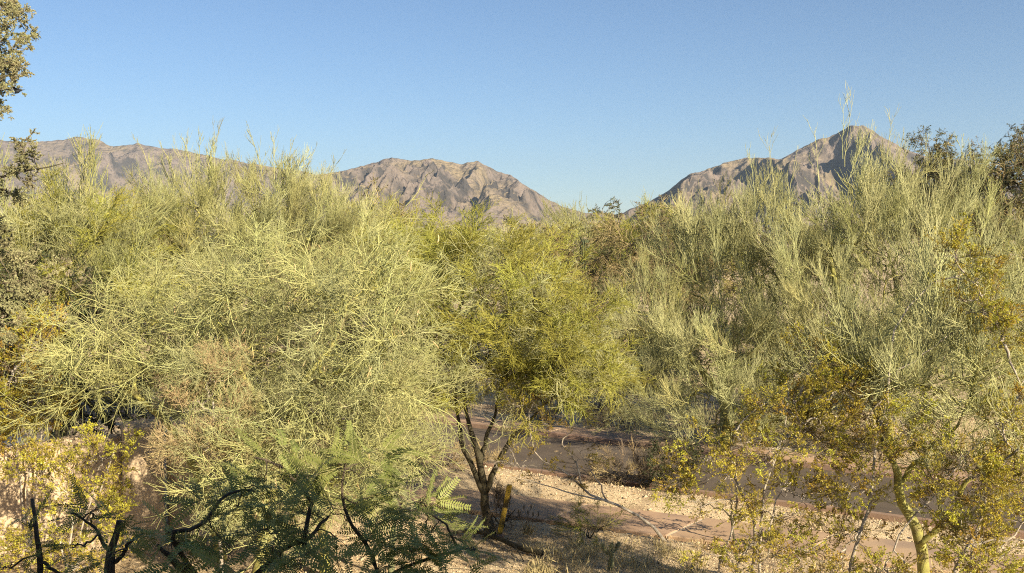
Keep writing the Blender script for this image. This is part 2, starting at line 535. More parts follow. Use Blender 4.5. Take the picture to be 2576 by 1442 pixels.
pod_meshes = []
for i in range(3):
    mb = MB()
    L = .075 + .02 * i
    t = np.linspace(0, 1, 7)
    c = np.stack([.012 * np.sin(t * 3 + i), 0 * t, -L * t], 1)
    mb.tubes(c, .0062 * np.array([.3, .9, 1.1, .75, 1.1, .9, .15]), 5, 0)
    pod_meshes.append(mb.mesh('seed_pod', M['pod']))

# ================================================================== SETTING
# ---- mountains
def mountain_material(name, base, grass, rock, rs):
    m = bpy.data.materials.new(name); m.use_nodes = True
    nt = m.node_tree; N, L = nt.nodes, nt.links
    p = N['Principled BSDF']; p.inputs['Roughness'].default_value = .95; p.inputs['Specular IOR Level'].default_value = .05
    tc = N.new('ShaderNodeTexCoord')
    def noise(s, d, dist=0.0):
        n = N.new('ShaderNodeTexNoise'); n.inputs['Scale'].default_value = s; n.inputs['Detail'].default_value = d; n.inputs['Distortion'].default_value = dist
        L.new(tc.outputs['Object'], n.inputs['Vector']); return n.outputs['Fac']
    def rng_(fac, a, b, c=0., d=1.):
        r = N.new('ShaderNodeMapRange'); r.inputs[1].default_value = a; r.inputs[2].default_value = b; r.inputs[3].default_value = c; r.inputs[4].default_value = d
        L.new(fac, r.inputs[0]); return r.outputs[0]
    def mix(a, b, fac):
        x = N.new('ShaderNodeMix'); x.data_type = 'RGBA'
        for s, v in ((x.inputs[6], a), (x.inputs[7], b)):
            if hasattr(v, 'node'): L.new(v, s)
            else: s.default_value = (*v, 1)
        L.new(fac, x.inputs[0]); return x.outputs[2]
    geo = N.new('ShaderNodeNewGeometry')
    sep = N.new('ShaderNodeSeparateXYZ'); L.new(geo.outputs['Normal'], sep.inputs[0])
    c = mix(base, grass, rng_(noise(.006, 5), .47, .62))
    rk = N.new('ShaderNodeMath'); rk.operation = 'MULTIPLY'
    L.new(rng_(sep.outputs['Z'], .88, .70), rk.inputs[0]); L.new(rng_(noise(.012, 4), .42, .58), rk.inputs[1])
    c = mix(c, rock, rk.outputs[0])
    c = mix(c, rock, rng_(noise(rs, 3), .56, .70, 0, .75))            # shrubs and boulders
    c = mix(c, (.25, .20, .14), rng_(noise(rs * .7, 4, .5), .63, .74, 0, .5))
    L.new(c, p.inputs['Base Color'])
    b = N.new('ShaderNodeBump'); b.inputs['Strength'].default_value = 1.0; b.inputs['Distance'].default_value = 26
    L.new(noise(.03, 6), b.inputs['Height']); L.new(b.outputs['Normal'], p.inputs['Normal'])
    return m
MT = mountain_material('desert mountain', (.205, .168, .146), (.275, .22, .145), (.07, .064, .062), .085)

def mountain(name, sil, D, front, skew, seed, nu, nv, amp, wl, crag=1.0, saws=.4):
    u = np.linspace(sil[0][0], sil[-1][0], nu)
    v = np.interp(u, [p[0] for p in sil], [p[1] for p in sil])
    v = v + (fbm(u / 16 + seed, u * 0 + seed, 4) - .5) * 8
    rr = [ray(a, b) for a, b in zip(u, v)]
    tanx = np.array([k[0] / k[1] for k in rr]); tanz = np.array([k[2] / k[1] for k in rr])
    H = np.maximum(EYE + D * tanz, 2.0)
    vs = np.concatenate([np.linspace(0, 1, nv), 1 + np.linspace(.06, .7, 12)])
    V, U = np.meshgrid(vs, np.arange(nu), indexing='ij')
    f = np.clip(V, 0, 1)
    dist = D - front * (1 - V)
    X = tanx[U] * dist
    Hc = H[U]
    a = X + skew * (1 - f) * front
    b = (1 - f) * front
    s = .62 * f ** 1.15 + .38 * f ** 2.6
    h = Hc * s
    w = np.clip(f * 1.6, 0, 1) * np.clip((1 - f) * 5, 0, 1) ** .65
    warp = 90 * (fbm(a / 400 + seed, b / 400, 3) - .5)
    ph = (a + 1.6 * warp) / wl + seed + .5 * fbm(a / 900 + seed, b / 700, 2)
    fr = ph - np.floor(ph)
    saw = np.where(fr < .3, fr / .3, (1 - fr) / .7)
    big = .45 + 1.1 * vnoise(np.floor(ph) * 3.7 + seed, b / 500)
    h = h + w * amp * (saws * big * (saw - .5) + .7 * (ridged((a + warp) / (wl * .8) + seed, b / (wl * 2.6) + seed, 3) - .62)) * (Hc / H.max()) ** .5
    h = h + w * amp * .34 * (ridged((a + warp) / (wl * .31) + seed, b / (wl * .8), 3) - .6)
    # rocky steps
    cl = np.clip((fbm(a / 190 + 3 * seed, b / 150, 4) - .52) * 9, 0, 1)
    h = h + crag * w * cl * 58 * (ridged(a / 30, b / 120 + seed, 3) - .25)
    h = h + w * 12 * (fbm(a / 32, b / 32, 3) - .5) + w * 14 * (ridged(a / 75 + seed, b / 190, 2) - .6)
    h = np.minimum(h, EYE + (Hc - EYE) * dist / D - (1 - f) * 12)
    bk = np.clip(V - 1, 0, 1)
    h = h * (1 - bk * 1.3)
    h = np.where(V == 0, -3, h)
    P = np.stack([X, dist, h], -1).reshape(-1, 3)
    n1, n2 = V.shape
    idx = np.arange(n1 * n2).reshape(n1, n2)
    Q = np.stack([idx[:-1, :-1], idx[:-1, 1:], idx[1:, 1:], idx[1:, :-1]], -1).reshape(-1, 4)
    mb = MB(); mb.add(P, None, Q)
    return tag(mb.obj(name, MT), kind='structure')
mountain('mountain_range', [(-260, 395), (-120, 372), (0, 352), (60, 358), (140, 354), (200, 344), (245, 352), (285, 370), (345, 361), (395, 371), (450, 376), (500, 386), (560, 400), (640, 412),
         (720, 425), (790, 438), (860, 470), (960, 520), (1080, 570), (1200, 600)], 5200, 1500, .35, 3.1, 330, 90, 280, 420)
mountain('mountain', [(560, 590), (640, 540), (700, 480), (760, 446), (820, 437), (870, 428), (930, 412), (985, 396), (1015, 402), (1050, 405), (1088, 399), (1130, 408), (1165, 412), (1200, 407),
         (1222, 416), (1250, 432), (1285, 442), (1310, 458), (1345, 480), (1390, 508), (1430, 526), (1475, 535), (1515, 534), (1545, 540), (1600, 560), (1680, 585), (1760, 600)],
         3600, 1300, .25, 7.7, 520, 170, 270, 330, 1.4, .32)
mountain('mountain', [(1400, 600), (1480, 575), (1560, 537), (1620, 514), (1680, 480), (1740, 434), (1775, 428), (1815, 412), (1880, 396), (1920, 396), (1960, 402), (2000, 380), (2060, 350), (2100, 340),
         (2138, 316), (2170, 315), (2205, 336), (2270, 372), (2320, 392), (2380, 400), (2440, 402), (2500, 428), (2580, 470), (2660, 500), (2760, 560), (2860, 600)],
         3000, 1150, .22, 1.9, 560, 180, 240, 250, .9, .62)

# ---- ground
G_walk_far = lambda x: 18.86 - .455 * x
G_walk_near = lambda x: 17.43 - .455 * x
G_road_near = lambda x: 20.95 - .55 * x
G_road_far = lambda x: 25.1 - .61 * x
G_strip_far = lambda x: 26.3 - .61 * x
def paved(x, y, pad=0.0):
    return ((y > G_walk_near(x) - pad) & (y < G_walk_far(x) + pad)) | ((y > G_road_near(x) - .16 - pad) & (y < G_strip_far(x) + pad))
def ground_z(x, y):
    d = np.minimum(np.minimum(np.abs(y - G_walk_near(x)), np.abs(y - G_walk_far(x))), np.minimum(np.abs(y - G_road_near(x)), np.abs(y - G_strip_far(x))))
    near = np.clip(d / .8, 0, 1) * np.where(paved(x, y), 0, 1)
    z = near * ((fbm(x / 2.3, y / 2.3, 3) - .45) * .22 + (fbm(x / .5 + 9, y / .5, 2) - .5) * .05)
    med = (y > G_walk_far(x)) & (y < G_road_near(x))
    z = z + med * near * .14
    return np.where(paved(x, y, .02), -.05, z) * (np.hypot(x, y) < 70)
def axis(lo, hi, fine_lo, fine_hi, step, far):
    return np.unique(np.concatenate([-np.geomspace(-fine_lo, -lo, far)[::-1] if lo < 0 else [lo], np.arange(fine_lo, fine_hi, step), np.geomspace(fine_hi, hi, far)]))
gx = axis(-9000, 9000, -14, 14, .16, 26)
gy = np.unique(np.concatenate([np.linspace(-60, 8, 10), np.arange(8, 34, .16), np.geomspace(34, 9000, 30)]))
XX, YY = np.meshgrid(gx, gy)
ZZ = ground_z(XX, YY)
idx = np.arange(XX.size).reshape(XX.shape)
mb = MB(); mb.add(np.stack([XX, YY, ZZ], -1).reshape(-1, 3), None, np.stack([idx[:-1, :-1], idx[:-1, 1:], idx[1:, 1:], idx[1:, :-1]], -1).reshape(-1, 4))
M['gravel'] = material('decomposed granite', (.60, .48, .315), (.43, .33, .21), 26, .95, 0, 0, .9, 55, 6, c3=(.27, .195, .125), s3=1.1, t3=.60, spec=.1)
tag(mb.obj('ground', M['gravel']), kind='structure')

M['asphalt'] = material('worn asphalt', (.118, .094, .075), (.096, .077, .062), 2.2, .9, 0, 0, .5, 120, 5, c3=(.14, .116, .098), s3=.5, t3=.58, spec=.2)
M['concrete_red'] = material('tinted concrete', (.42, .295, .195), (.365, .25, .168), 3, .88, .05, .004, .25, 90, 5, c3=(.27, .195, .15), s3=.8, t3=.6, spec=.2)
M['concrete_joint'] = material('pale joint mortar', (.55, .47, .36), (.48, .40, .30), 12, .9)
def strip(mb, x0, x1, f0, f1, z0, z1, n, mat=0):
    xs = np.linspace(x0, x1, n)
    V = []
    for x in xs:
        V += [(x, f0(x), z0), (x, f0(x), z1), (x, f1(x), z1), (x, f1(x), z0)]
    Q = []
    for i in range(n - 1):
        a, b = i * 4, i * 4 + 4
        Q += [(a, b, b + 1, a + 1), (a + 1, b + 1, b + 2, a + 2), (a + 2, b + 2, b + 3, a + 3)]
    Q += [(0, 1, 2, 3), tuple(reversed([(n - 1) * 4 + k for k in range(4)]))]
    mb.add(V, None, Q, mat)
mb = MB(); strip(mb, -40, 24, lambda x: G_road_near(x) + .001, lambda x: G_road_far(x) - .001, -.04, .012, 40)
tag(mb.obj('road', M['asphalt'], smooth=False), kind='structure')
# slabs of the pavement in front of the road, with pale joints between them
walk = tag(put('pavement', None), kind='structure')
mbj = MB(); strip(mbj, -16, 12, lambda x: G_walk_near(x) + .01, lambda x: G_walk_far(x) - .01, -.04, .018, 30)
tag(mbj.obj('joint_bed', M['concrete_joint'], walk, smooth=False))
def slab(parent, x0, x1, f0, f1, lean, zt, g=.016):
    y0a, y0b = f0(x0 - lean), f0(x1 - lean)
    c = [(x0 - lean + g, f0(x0 - lean + g)), (x1 - lean - g, f0(x1 - lean - g)), (x1 + lean - g, f1(x1 + lean - g)), (x0 + lean + g, f1(x0 + lean + g))]
    mb = MB(); e = .012
    cx, cy = np.mean([p[0] for p in c]), np.mean([p[1] for p in c])
    inn = [(p[0] + (cx - p[0]) * .02, p[1] + (cy - p[1]) * .02) for p in c]
    V = [(x, y, -.04) for x, y in c] + [(x, y, zt - e) for x, y in c] + [(x, y, zt) for x, y in inn]
    Q = [(l * 4 + i, l * 4 + (i + 1) % 4, (l + 1) * 4 + (i + 1) % 4, (l + 1) * 4 + i) for l in range(2) for i in range(4)] + [(8, 9, 10, 11)]
    mb.add(V, None, Q)
    return mb.obj('slab', M['concrete_red'], parent, smooth=False)
for k in range(-5, 8):
    slab(walk, 1.0 + (k - 1) * 2.02, 1.0 + k * 2.02, G_walk_near, G_walk_far, .42, .034 + rng.uniform(-.003, .003))
farwalk = tag(put('far_pavement', None), kind='structure')
mbj = MB(); strip(mbj, -22, 14, lambda x: G_road_far(x) + .17, lambda x: G_strip_far(x) - .01, -.04, .085, 30)
mbj.obj('joint_bed', M['concrete_joint'], farwalk, smooth=False)
for k in range(-9, 8):
    slab(farwalk, 1.2 + (k - 1) * 1.9, 1.2 + k * 1.9, lambda x: G_road_far(x) + .165, G_strip_far, .3, .10 + rng.uniform(-.003, .003))
M['kerb'] = material('reddish kerb concrete', (.30, .20, .145), (.24, .16, .12), 5, .9, .08, .005, .3, 80)
def kerb_run(name, f, off, wid, x0, x1, h):
    kr = tag(put(name, None), kind='structure')
    L = 1.8; x = x0
    while x < x1:
        mb = MB()
        strip(mb, x + .006, x + L - .006, lambda q: f(q) + off, lambda q: f(q) + off + wid, -.05, h + rng.uniform(-.003, .003), 2)
        mb.obj('kerb_stone', M['kerb'], kr, smooth=False)
        x += L
kerb_run('kerb', G_road_near, -.152, .15, -9, 11, .115)
kerb_run('kerb', G_road_far, .002, .155, -12, 12, .12)

# ---- stucco garden wall with a pillar, left
M['stucco'] = material('tan stucco', (.54, .42, .29), (.48, .37, .255), 2.5, .92, 0, 0, .5, 45, 5, c3=(.36, .28, .20), s3=.9, t3=.62, spec=.1)
garden_wall = thing('garden_wall', 'tan stucco garden wall with a square pillar, at the lower left behind yellow shrubs', 'wall', (-6.0, 15.8, 0))
def wall_panel(p0, p1, th, h0, h1, n=24):
    p0, p1 = np.array(p0), np.array(p1)
    d = unit(p1 - p0); nrm = np.array([-d[1], d[0]])
    prof = [(-th / 2, 0)] + [(-th / 2 * math.cos(a) , None, math.sin(a)) for a in np.linspace(0, math.pi, 7)] + [(th / 2, 0)]
    V = []
    for t in np.linspace(0, 1, n):
        c = p0 + (p1 - p0) * t
        h = h0 + (h1 - h0) * t + .03 * math.sin(t * 9) + .02 * math.sin(t * 23 + 1)
        for q in prof:
            z = -.1 if len(q) == 2 else h - th * .35 + q[2] * th * .35
            x = c + nrm * q[0]
            V.append((x[0] + 6.0, x[1] - 15.8, z))
    k = len(prof)
    Q = [(i * k + j, i * k + j + 1, (i + 1) * k + j + 1, (i + 1) * k + j) for i in range(n - 1) for j in range(k - 1)]
    T = [(0, j + 1, j) for j in range(1, k - 1)] + [((n - 1) * k, (n - 1) * k + j, (n - 1) * k + j + 1) for j in range(1, k - 1)]
    return MB().add(V, T, Q)
wall_panel((-10.5, 13.9), (-6.32, 15.72), .22, 1.72, 1.86).obj('wall_panel', M['stucco'], garden_wall)
wall_panel((-5.68, 16.05), (-3.3, 17.35), .22, 1.80, 1.74).obj('wall_panel', M['stucco'], garden_wall)
mb = MB(); box(mb, (0, 0, -.1), (.62, .58, 2.12), 0, .42, .05); mb.obj('pillar', M['stucco'], garden_wall)

# ---- the house the photograph is taken from (unseen behind the camera; height and width set to shade the nearest tree)
house = thing('house', 'tan stucco two storey house with a balcony, unseen behind the viewpoint, sized to shade the nearest mesquite', 'house', (2, -5, 0))
M['glass'] = material('window glass', (.03, .035, .04), rough=.08, spec=.5)
M['frame'] = material('dark bronze frame', (.06, .05, .04), rough=.4)
mb = MB(); box(mb, (-.8, -.6, -.1), (18, 7.6, 7.6), 0, 0, .04); mb.obj('wall', M['stucco'], house)
mb = MB(); box(mb, (5.6, 2.2, -.1), (5.4, 9.3, 5.4), 0, 0, .04); mb.obj('wall', M['stucco'], house)
mb = MB(); box(mb, (-.8, -.6, 7.48), (18.2, 7.8, .22), 0, 0, .05); mb.obj('parapet_cap', M['stucco'], house)
mb = MB(); box(mb, (5.6, 2.3, 5.28), (5.6, 9.4, .22), 0, 0, .05); mb.obj('parapet_cap', M['stucco'], house)
mb = MB(); box(mb, (-3.6, 4.2, 3.1), (9.8, 2.3, .25), 0, 0, .03); mb.obj('balcony_slab', M['stucco'], house)
for px in (-8.2, -3.6, 1.0):
    mb = MB(); box(mb, (px, 5.1, -.1), (.34, .34, 3.2), 0, 0, .03); mb.obj('post', M['stucco'], house)
for px in (-7.0, -2.0):
    mb = MB(); box(mb, (px, 3.21, 3.4), (2.2, .08, 2.1), 0, 0, .01); w = mb.obj('window', M['frame'], house)
    for q in (-.53, .53):
        mb = MB(); box(mb, (px + q, 3.25, 3.5), (.96, .03, 1.9)); mb.obj('pane', M['glass'], w)

# ================================================================== DISTANT TREES
far_list = [
    (1330, 610, 52, 150, 34, 'kind a'), (1120, 618, 64, 120, 28, 'kind b'), (1560, 585, 58, 120, 40, 'kind a'), (1720, 590, 60, 110, 42, 'kind b'),
    (880, 560, 46, 130, 50, 'kind b'), (560, 560, 48, 150, 60, 'kind a'), (250, 560, 44, 150, 60, 'kind b'), (20, 540, 40, 130, 70, 'kind a'),
    (1900, 560, 50, 140, 55, 'kind b'), (2250, 540, 46, 150, 60, 'kind a'), (2520, 540, 42, 130, 60, 'kind b'), (1390, 650, 40, 50, 36, 'kind b')]
far_labels = ['low olive tree far behind the gap below the middle mountain', 'small far tree left of the gap, in front of the middle mountain slope', 'far olive tree under the saddle between the two mountains',
    'far tree at the foot of the right hand peak, left part', 'far tree behind the tall left palo verdes, nearest to the gap', 'far tree directly behind the tallest palo verde on the left', 'far tree under the left end of the long range',
    'far tree at the left edge under the long range', 'far tree behind the right palo verdes below the left shoulder of the peak', 'far tree behind the right palo verdes below the summit of the peak', 'far tree behind the right palo verdes near the right edge', 'far bushy tree just left of the saguaro']
for i, (u, v, Y, ru, rv, kd) in enumerate(far_list):
    c = at(u, v, Y); W = ru / F * Y
    top = c[2]
    hgt = max(1.2, rv / F * Y)
    zc = max(top - hgt * .2, hgt * 1.2)
    plant('distant_tree', far_labels[i], 'tree', (c[0], Y, 0), [([(c[0], Y, 0), (c[0] + .3, Y, zc * .35), (c[0] - .2, Y, zc * .7)], .22, .12)],
          [((c[0], Y, top - hgt), (W, W * .8, hgt)), ((c[0] + W * .5, Y - 1, top - hgt * 1.7), (W * .7, W * .6, hgt * 1.2)), ((c[0] - W * .5, Y - 1, top - hgt * 1.8), (W * .7, W * .6, hgt * 1.2))],
          46, ['mesquite', 'upright_olive'] if kd == 'kind a' else ['fine_yellow', 'mesquite_brown'], 'bark_dark', 300 + i, up=.3, scale=(2.0, 3.0), r_leaf=.02, group='trees in the far background', nvar=2)

# ================================================================== TREES
# background mesquites and others just beyond the road
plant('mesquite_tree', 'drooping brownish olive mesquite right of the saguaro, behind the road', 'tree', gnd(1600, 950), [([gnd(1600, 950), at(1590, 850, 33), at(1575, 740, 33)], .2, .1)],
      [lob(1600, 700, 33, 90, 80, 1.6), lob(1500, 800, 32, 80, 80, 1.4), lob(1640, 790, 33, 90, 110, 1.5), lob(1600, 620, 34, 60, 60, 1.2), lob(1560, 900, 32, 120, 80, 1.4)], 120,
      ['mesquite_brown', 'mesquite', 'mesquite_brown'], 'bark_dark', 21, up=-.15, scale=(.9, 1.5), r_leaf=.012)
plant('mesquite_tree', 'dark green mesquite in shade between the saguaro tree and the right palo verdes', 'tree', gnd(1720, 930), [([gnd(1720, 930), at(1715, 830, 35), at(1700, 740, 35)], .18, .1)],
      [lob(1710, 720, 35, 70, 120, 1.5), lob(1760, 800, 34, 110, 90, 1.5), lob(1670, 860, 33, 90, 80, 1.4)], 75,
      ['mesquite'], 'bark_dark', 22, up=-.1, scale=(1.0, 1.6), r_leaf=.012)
plant('palo_verde', 'golden yellow crown rising behind the middle tree, left of the gap', 'tree', gnd(1040, 960), [([gnd(1040, 960), at(1040, 850, 29), at(1040, 740, 29)], .15, .08)],
      [lob(1010, 620, 29, 80, 65, 1.2), lob(1070, 690, 29, 80, 80, 1.2), lob(980, 720, 29, 90, 90, 1.2)], 80,
      ['fine_yellow'], 'bark_green', 23, up=.35, scale=(1.0, 1.4), r_leaf=.010)
plant('palo_verde', 'yellow green tree top peeping over the saddle, right of the saguaro', 'tree', gnd(1640, 860), [([gnd(1640, 860), at(1640, 760, 42), at(1640, 660, 42)], .16, .08)],
      [lob(1600, 585, 42, 75, 45, 1.6), lob(1680, 590, 42, 60, 55, 1.6), lob(1640, 660, 42, 130, 70, 1.6)], 80,
      ['fine_yellow', 'mesquite_brown'], 'bark_dark', 24, up=.3, scale=(1.2, 1.7), r_leaf=.012)
plant('ironwood_tree', 'dark leafy tree top sticking out above the right palo verdes, right of the peak', 'tree', gnd(2350, 900), [([gnd(2350, 900), at(2340, 700, 30), at(2335, 500, 30)], .2, .09)],
      [lob(2350, 405, 30, 20, 34, .4, .6), lob(2315, 450, 30, 34, 26, .6, .6), lob(2370, 455, 30, 36, 34, .6, .7), lob(2345, 520, 30, 90, 70, 1.0)], 90,
      ['ironwood', 'mesquite'], 'bark_dark', 25, up=.6, scale=(.9, 1.3), r_leaf=.01)
plant('mesquite_tree', 'dark brown and sage mesquite against the sky at the right edge', 'tree', gnd(2640, 1000), [([gnd(2640, 1000), at(2620, 800, 24), at(2590, 600, 24)], .2, .1)],
      [lob(2560, 430, 24, 70, 70, 1.0), lob(2500, 480, 24, 45, 50, .9), lob(2640, 450, 24, 80, 100, 1.1), lob(2520, 570, 24, 60, 70, 1.0)], 110,
      ['mesquite', 'ironwood', 'mesquite_brown'], 'bark_dark', 26, up=.35, scale=(.7, 1.1), r_leaf=.01)

# left group
tall_left = plant('palo_verde', 'tallest palo verde on the left, two twiggy plumes against the sky', 'tree', gnd(600, 1130), [([gnd(600, 1130), at(590, 950, 21), at(600, 820, 21), at(580, 700, 21)], .17, .08), ([at(595, 880, 21), at(650, 740, 21), at(680, 620, 21)], .10, .03), ([at(592, 920, 21), at(520, 760, 20.6), at(450, 600, 20.6)], .09, .014)],
      [lob(490, 510, 21, 110, 65, 1.2), lob(530, 440, 21, 30, 38, .6, .4), lob(670, 510, 21.3, 120, 65, 1.2), lob(690, 475, 21, 60, 36, .8, .4), lob(560, 610, 21, 200, 105, 1.6), lob(780, 570, 21, 110, 80, 1.2), lob(660, 700, 21, 200, 110, 1.6), lob(860, 610, 20.5, 90, 80, 1.2), lob(420, 720, 21, 120, 130, 1.2), lob(420, 560, 20.8, 80, 60, 1)],
      300, ['upright_olive', 'upright', 'upright_olive'], 'bark_green', 31, up=.7, noise=.5, scale=(.5, .85), r_leaf=.0075)
plant('palo_verde', 'yellow green palo verde in front of the long range at the far left', 'tree', gnd(150, 1120), [([gnd(150, 1120), at(160, 900, 19), at(190, 760, 19)], .15, .08), ([at(160, 880, 19), at(250, 690, 19), at(140, 590, 19)], .08, .035)],
      [lob(120, 580, 19, 110, 60, 1.2), lob(240, 560, 19, 70, 60, 1.0), lob(60, 620, 19, 110, 70, 1.2), lob(240, 620, 19, 120, 90, 1.3), lob(120, 690, 18.5, 140, 90, 1.3), lob(330, 720, 18.5, 100, 80, 1.2), lob(-60, 680, 19, 120, 100, 1.3)],
      190, ['fine_yellow', 'upright_olive', 'tangle'], 'bark_green', 32, up=.3, scale=(.8, 1.2), r_leaf=.0075)
plant('palo_verde', 'broad pale palo verde with hanging tan pods, left of the middle tree', 'tree', at(650, 1505, 13.6) * (1, 1, 0), [
      ([at(650, 1505, 13.6) * (1, 1, 0), at(672, 1300, 13.6), at(712, 1100, 13.5), at(742, 1015, 13.4)], .11, .075),
      ([at(725, 1045, 13.4), at(777, 945, 13.3), at(842, 860, 13.4), at(878, 765, 13.6), at(934, 715, 13.7)], .052, .014),
      ([at(735, 1020, 13.4), at(764, 984, 13.1), at(810, 955, 12.9), at(876, 925, 12.7), at(938, 915, 12.6), at(1000, 843, 12.6)], .045, .016),
      ([at(700, 1110, 13.5), at(640, 990, 13.6), at(570, 860, 13.8), at(520, 740, 14)], .05, .018)],
      [lob(900, 760, 13.5, 190, 120, 1.1), lob(720, 740, 13.8, 190, 120, 1.1), lob(975, 850, 12.8, 100, 110, .9), lob(850, 950, 13.1, 170, 110, 1.0), lob(620, 880, 13.8, 140, 120, 1.0), lob(560, 760, 14, 100, 100, .9), lob(960, 660, 13.8, 90, 50, .8), lob(970, 980, 12.8, 90, 60, .7), lob(800, 1080, 13, 190, 80, 1.0), lob(920, 1130, 13, 120, 60, .8), lob(640, 1120, 13.2, 120, 100, .9), lob(680, 1250, 12.8, 160, 100, .8), lob(840, 1220, 12.8, 120, 70, .7)],
      300, ['arching', 'tangle', 'open'], 'bark_green', 33, up=.12, scale=(.6, 1.0), r_leaf=.0052, pods=110, noise=.5, shell=.15)
plant('palo_verde', 'thin open palo verde leaning left above the garden wall', 'tree', at(560, 1500, 14.9) * (1, 1, 0), [
      ([at(560, 1500, 14.9) * (1, 1, 0), at(520, 1250, 14.8), at(440, 1085, 14.7), at(393, 1038, 14.6), at(336, 991, 14.4), at(298, 963, 14.3), at(259, 919, 14.2), at(208, 892, 14.2)], .075, .018),
      ([at(345, 998, 14.4), at(336, 898, 14.5), at(342, 851, 14.6), at(360, 780, 14.7)], .03, .012)],
      [lob(250, 870, 14.2, 130, 110, .8), lob(380, 800, 14.6, 120, 110, .8), lob(190, 970, 14.1, 80, 60, .5), lob(330, 930, 14.3, 150, 80, .7), lob(440, 900, 14.6, 80, 100, .6)],
      75, ['open', 'open', 'arching'], 'bark_green', 34, up=.35, scale=(.65, 1.0), r_leaf=.006, noise=.5, shell=.2)

plant('palo_verde', 'low tangled pale green palo verde filling the space under the pods, above the nearest mesquite', 'tree', at(820, 1480, 14.2) * (1, 1, 0), [
      ([at(820, 1480, 14.2) * (1, 1, 0), at(810, 1330, 14.2), at(790, 1230, 14.2), at(770, 1120, 14.3)], .08, .04)],
      [lob(760, 1180, 14, 190, 110, .8), lob(920, 1110, 14, 170, 100, .8), lob(660, 1180, 14, 120, 110, .7), lob(990, 1060, 14.2, 90, 70, .6), lob(720, 1290, 13.6, 160, 60, .6), lob(900, 1240, 13.8, 110, 60, .5), lob(850, 1000, 14.6, 170, 90, .9), lob(680, 1030, 14.6, 140, 90, .9), lob(1000, 960, 14.6, 80, 60, .6)],
      260, ['tangle', 'arching', 'tangle', 'dry_straw'], 'bark_green', 36, up=.15, scale=(.55, .9), r_leaf=.005, noise=.6, shell=.1)
plant('palo_verde', 'shaded olive palo verde behind the pale one with pods', 'tree', gnd(760, 1140), [([gnd(760, 1140), at(760, 1000, 18), at(770, 880, 18)], .12, .06)],
      [lob(700, 860, 18, 200, 110, 1.2), lob(900, 850, 18, 170, 110, 1.2), lob(520, 880, 18, 140, 110, 1.1), lob(760, 960, 17.6, 220, 70, 1.2), lob(1000, 900, 18, 90, 80, .9), lob(420, 960, 17.6, 120, 90, .9)],
      200, ['upright_olive', 'tangle', 'mesquite'], 'bark_green', 37, up=.3, scale=(.75, 1.15), r_leaf=.006, noise=.5)
# middle tree
mb_ = 16.6
plant('palo_verde', 'middle yellow green palo verde with a dark forked trunk beside the yellow post', 'tree', gnd(1233, 1347), [
      ([gnd(1233, 1347), at(1224, 1290, 16.6), at(1216, 1235, 16.6), at(1206, 1160, 16.6), at(1175, 1050, 16.6), at(1165, 950, 16.6)], .088, .035),
      ([at(1219, 1245, 16.6), at(1195, 1190, 16.6), at(1165, 1120, 16.7), at(1150, 1040, 16.8), at(1140, 930, 16.9)], .052, .028),
      ([at(1221, 1240, 16.6), at(1245, 1180, 16.5), at(1282, 1110, 16.4), at(1330, 1060, 16.3), at(1400, 990, 16.2)], .052, .028),
      ([at(1208, 1165, 16.6), at(1222, 1110, 16.7), at(1240, 1060, 16.8), at(1262, 960, 16.9)], .042, .025)],
      [lob(1230, 740, 16.6, 190, 130, 1.3), lob(1100, 760, 16.8, 110, 100, 1.0), lob(1370, 800, 16.4, 110, 110, 1.1), lob(1300, 660, 16.8, 110, 70, 1.0), lob(1150, 660, 16.8, 90, 60, .9), lob(1400, 900, 16, 110, 70, 1.0), lob(1200, 900, 16.6, 140, 70, 1.1), lob(1300, 930, 16.4, 130, 60, 1.0), lob(1490, 950, 15.9, 90, 60, .8), lob(1420, 850, 16, 100, 90, .9), lob(1340, 985, 16.2, 120, 40, .8), lob(1540, 990, 15.6, 60, 35, .6), lob(1270, 850, 16.6, 200, 70, 1.2, 1.5), lob(1400, 930, 16.2, 130, 60, 1, 1.4), lob(1150, 960, 16.4, 60, 60, .6), lob(1060, 690, 17, 60, 50, .7)],
      285, ['fine_yellow', 'fine_yellow', 'tangle'], 'bark_dark', 41, up=.2, scale=(.65, 1.05), r_leaf=.0065, noise=.4)  # shade on this trunk is put into its dark bark colour

# right group
plant('palo_verde', 'wide upright palo verde right of the saguaro, beyond the road', 'tree', gnd(1830, 1125), [([gnd(1830, 1125), at(1825, 1000, 24), at(1810, 900, 24)], .17, .11), ([at(1825, 1000, 24), at(1720, 880, 24), at(1660, 790, 24)], .09, .05), ([at(1825, 980, 24), at(1920, 850, 24), at(1960, 700, 24)], .10, .05)],
      [lob(1730, 640, 24, 75, 65, 1.2), lob(1800, 690, 24, 140, 120, 1.6), lob(1920, 620, 24, 110, 110, 1.5), lob(1640, 800, 23.6, 120, 100, 1.4), lob(1600, 930, 23, 110, 80, 1.3), lob(1780, 860, 23, 170, 110, 1.8), lob(1950, 800, 23, 140, 130, 1.7), lob(1760, 990, 22.6, 170, 70, 1.6), lob(1930, 530, 24.2, 40, 60, .7, .4), lob(1780, 1070, 22.6, 150, 50, 1.3), lob(1960, 1060, 22.4, 120, 50, 1.2), lob(1960, 960, 22.6, 120, 90, 1.4), lob(1820, 590, 24, 60, 50, 1)],
      300, ['upright_olive', 'upright', 'upright'], 'bark_green', 51, up=.7, noise=.5, scale=(.6, 1.0), r_leaf=.0075)
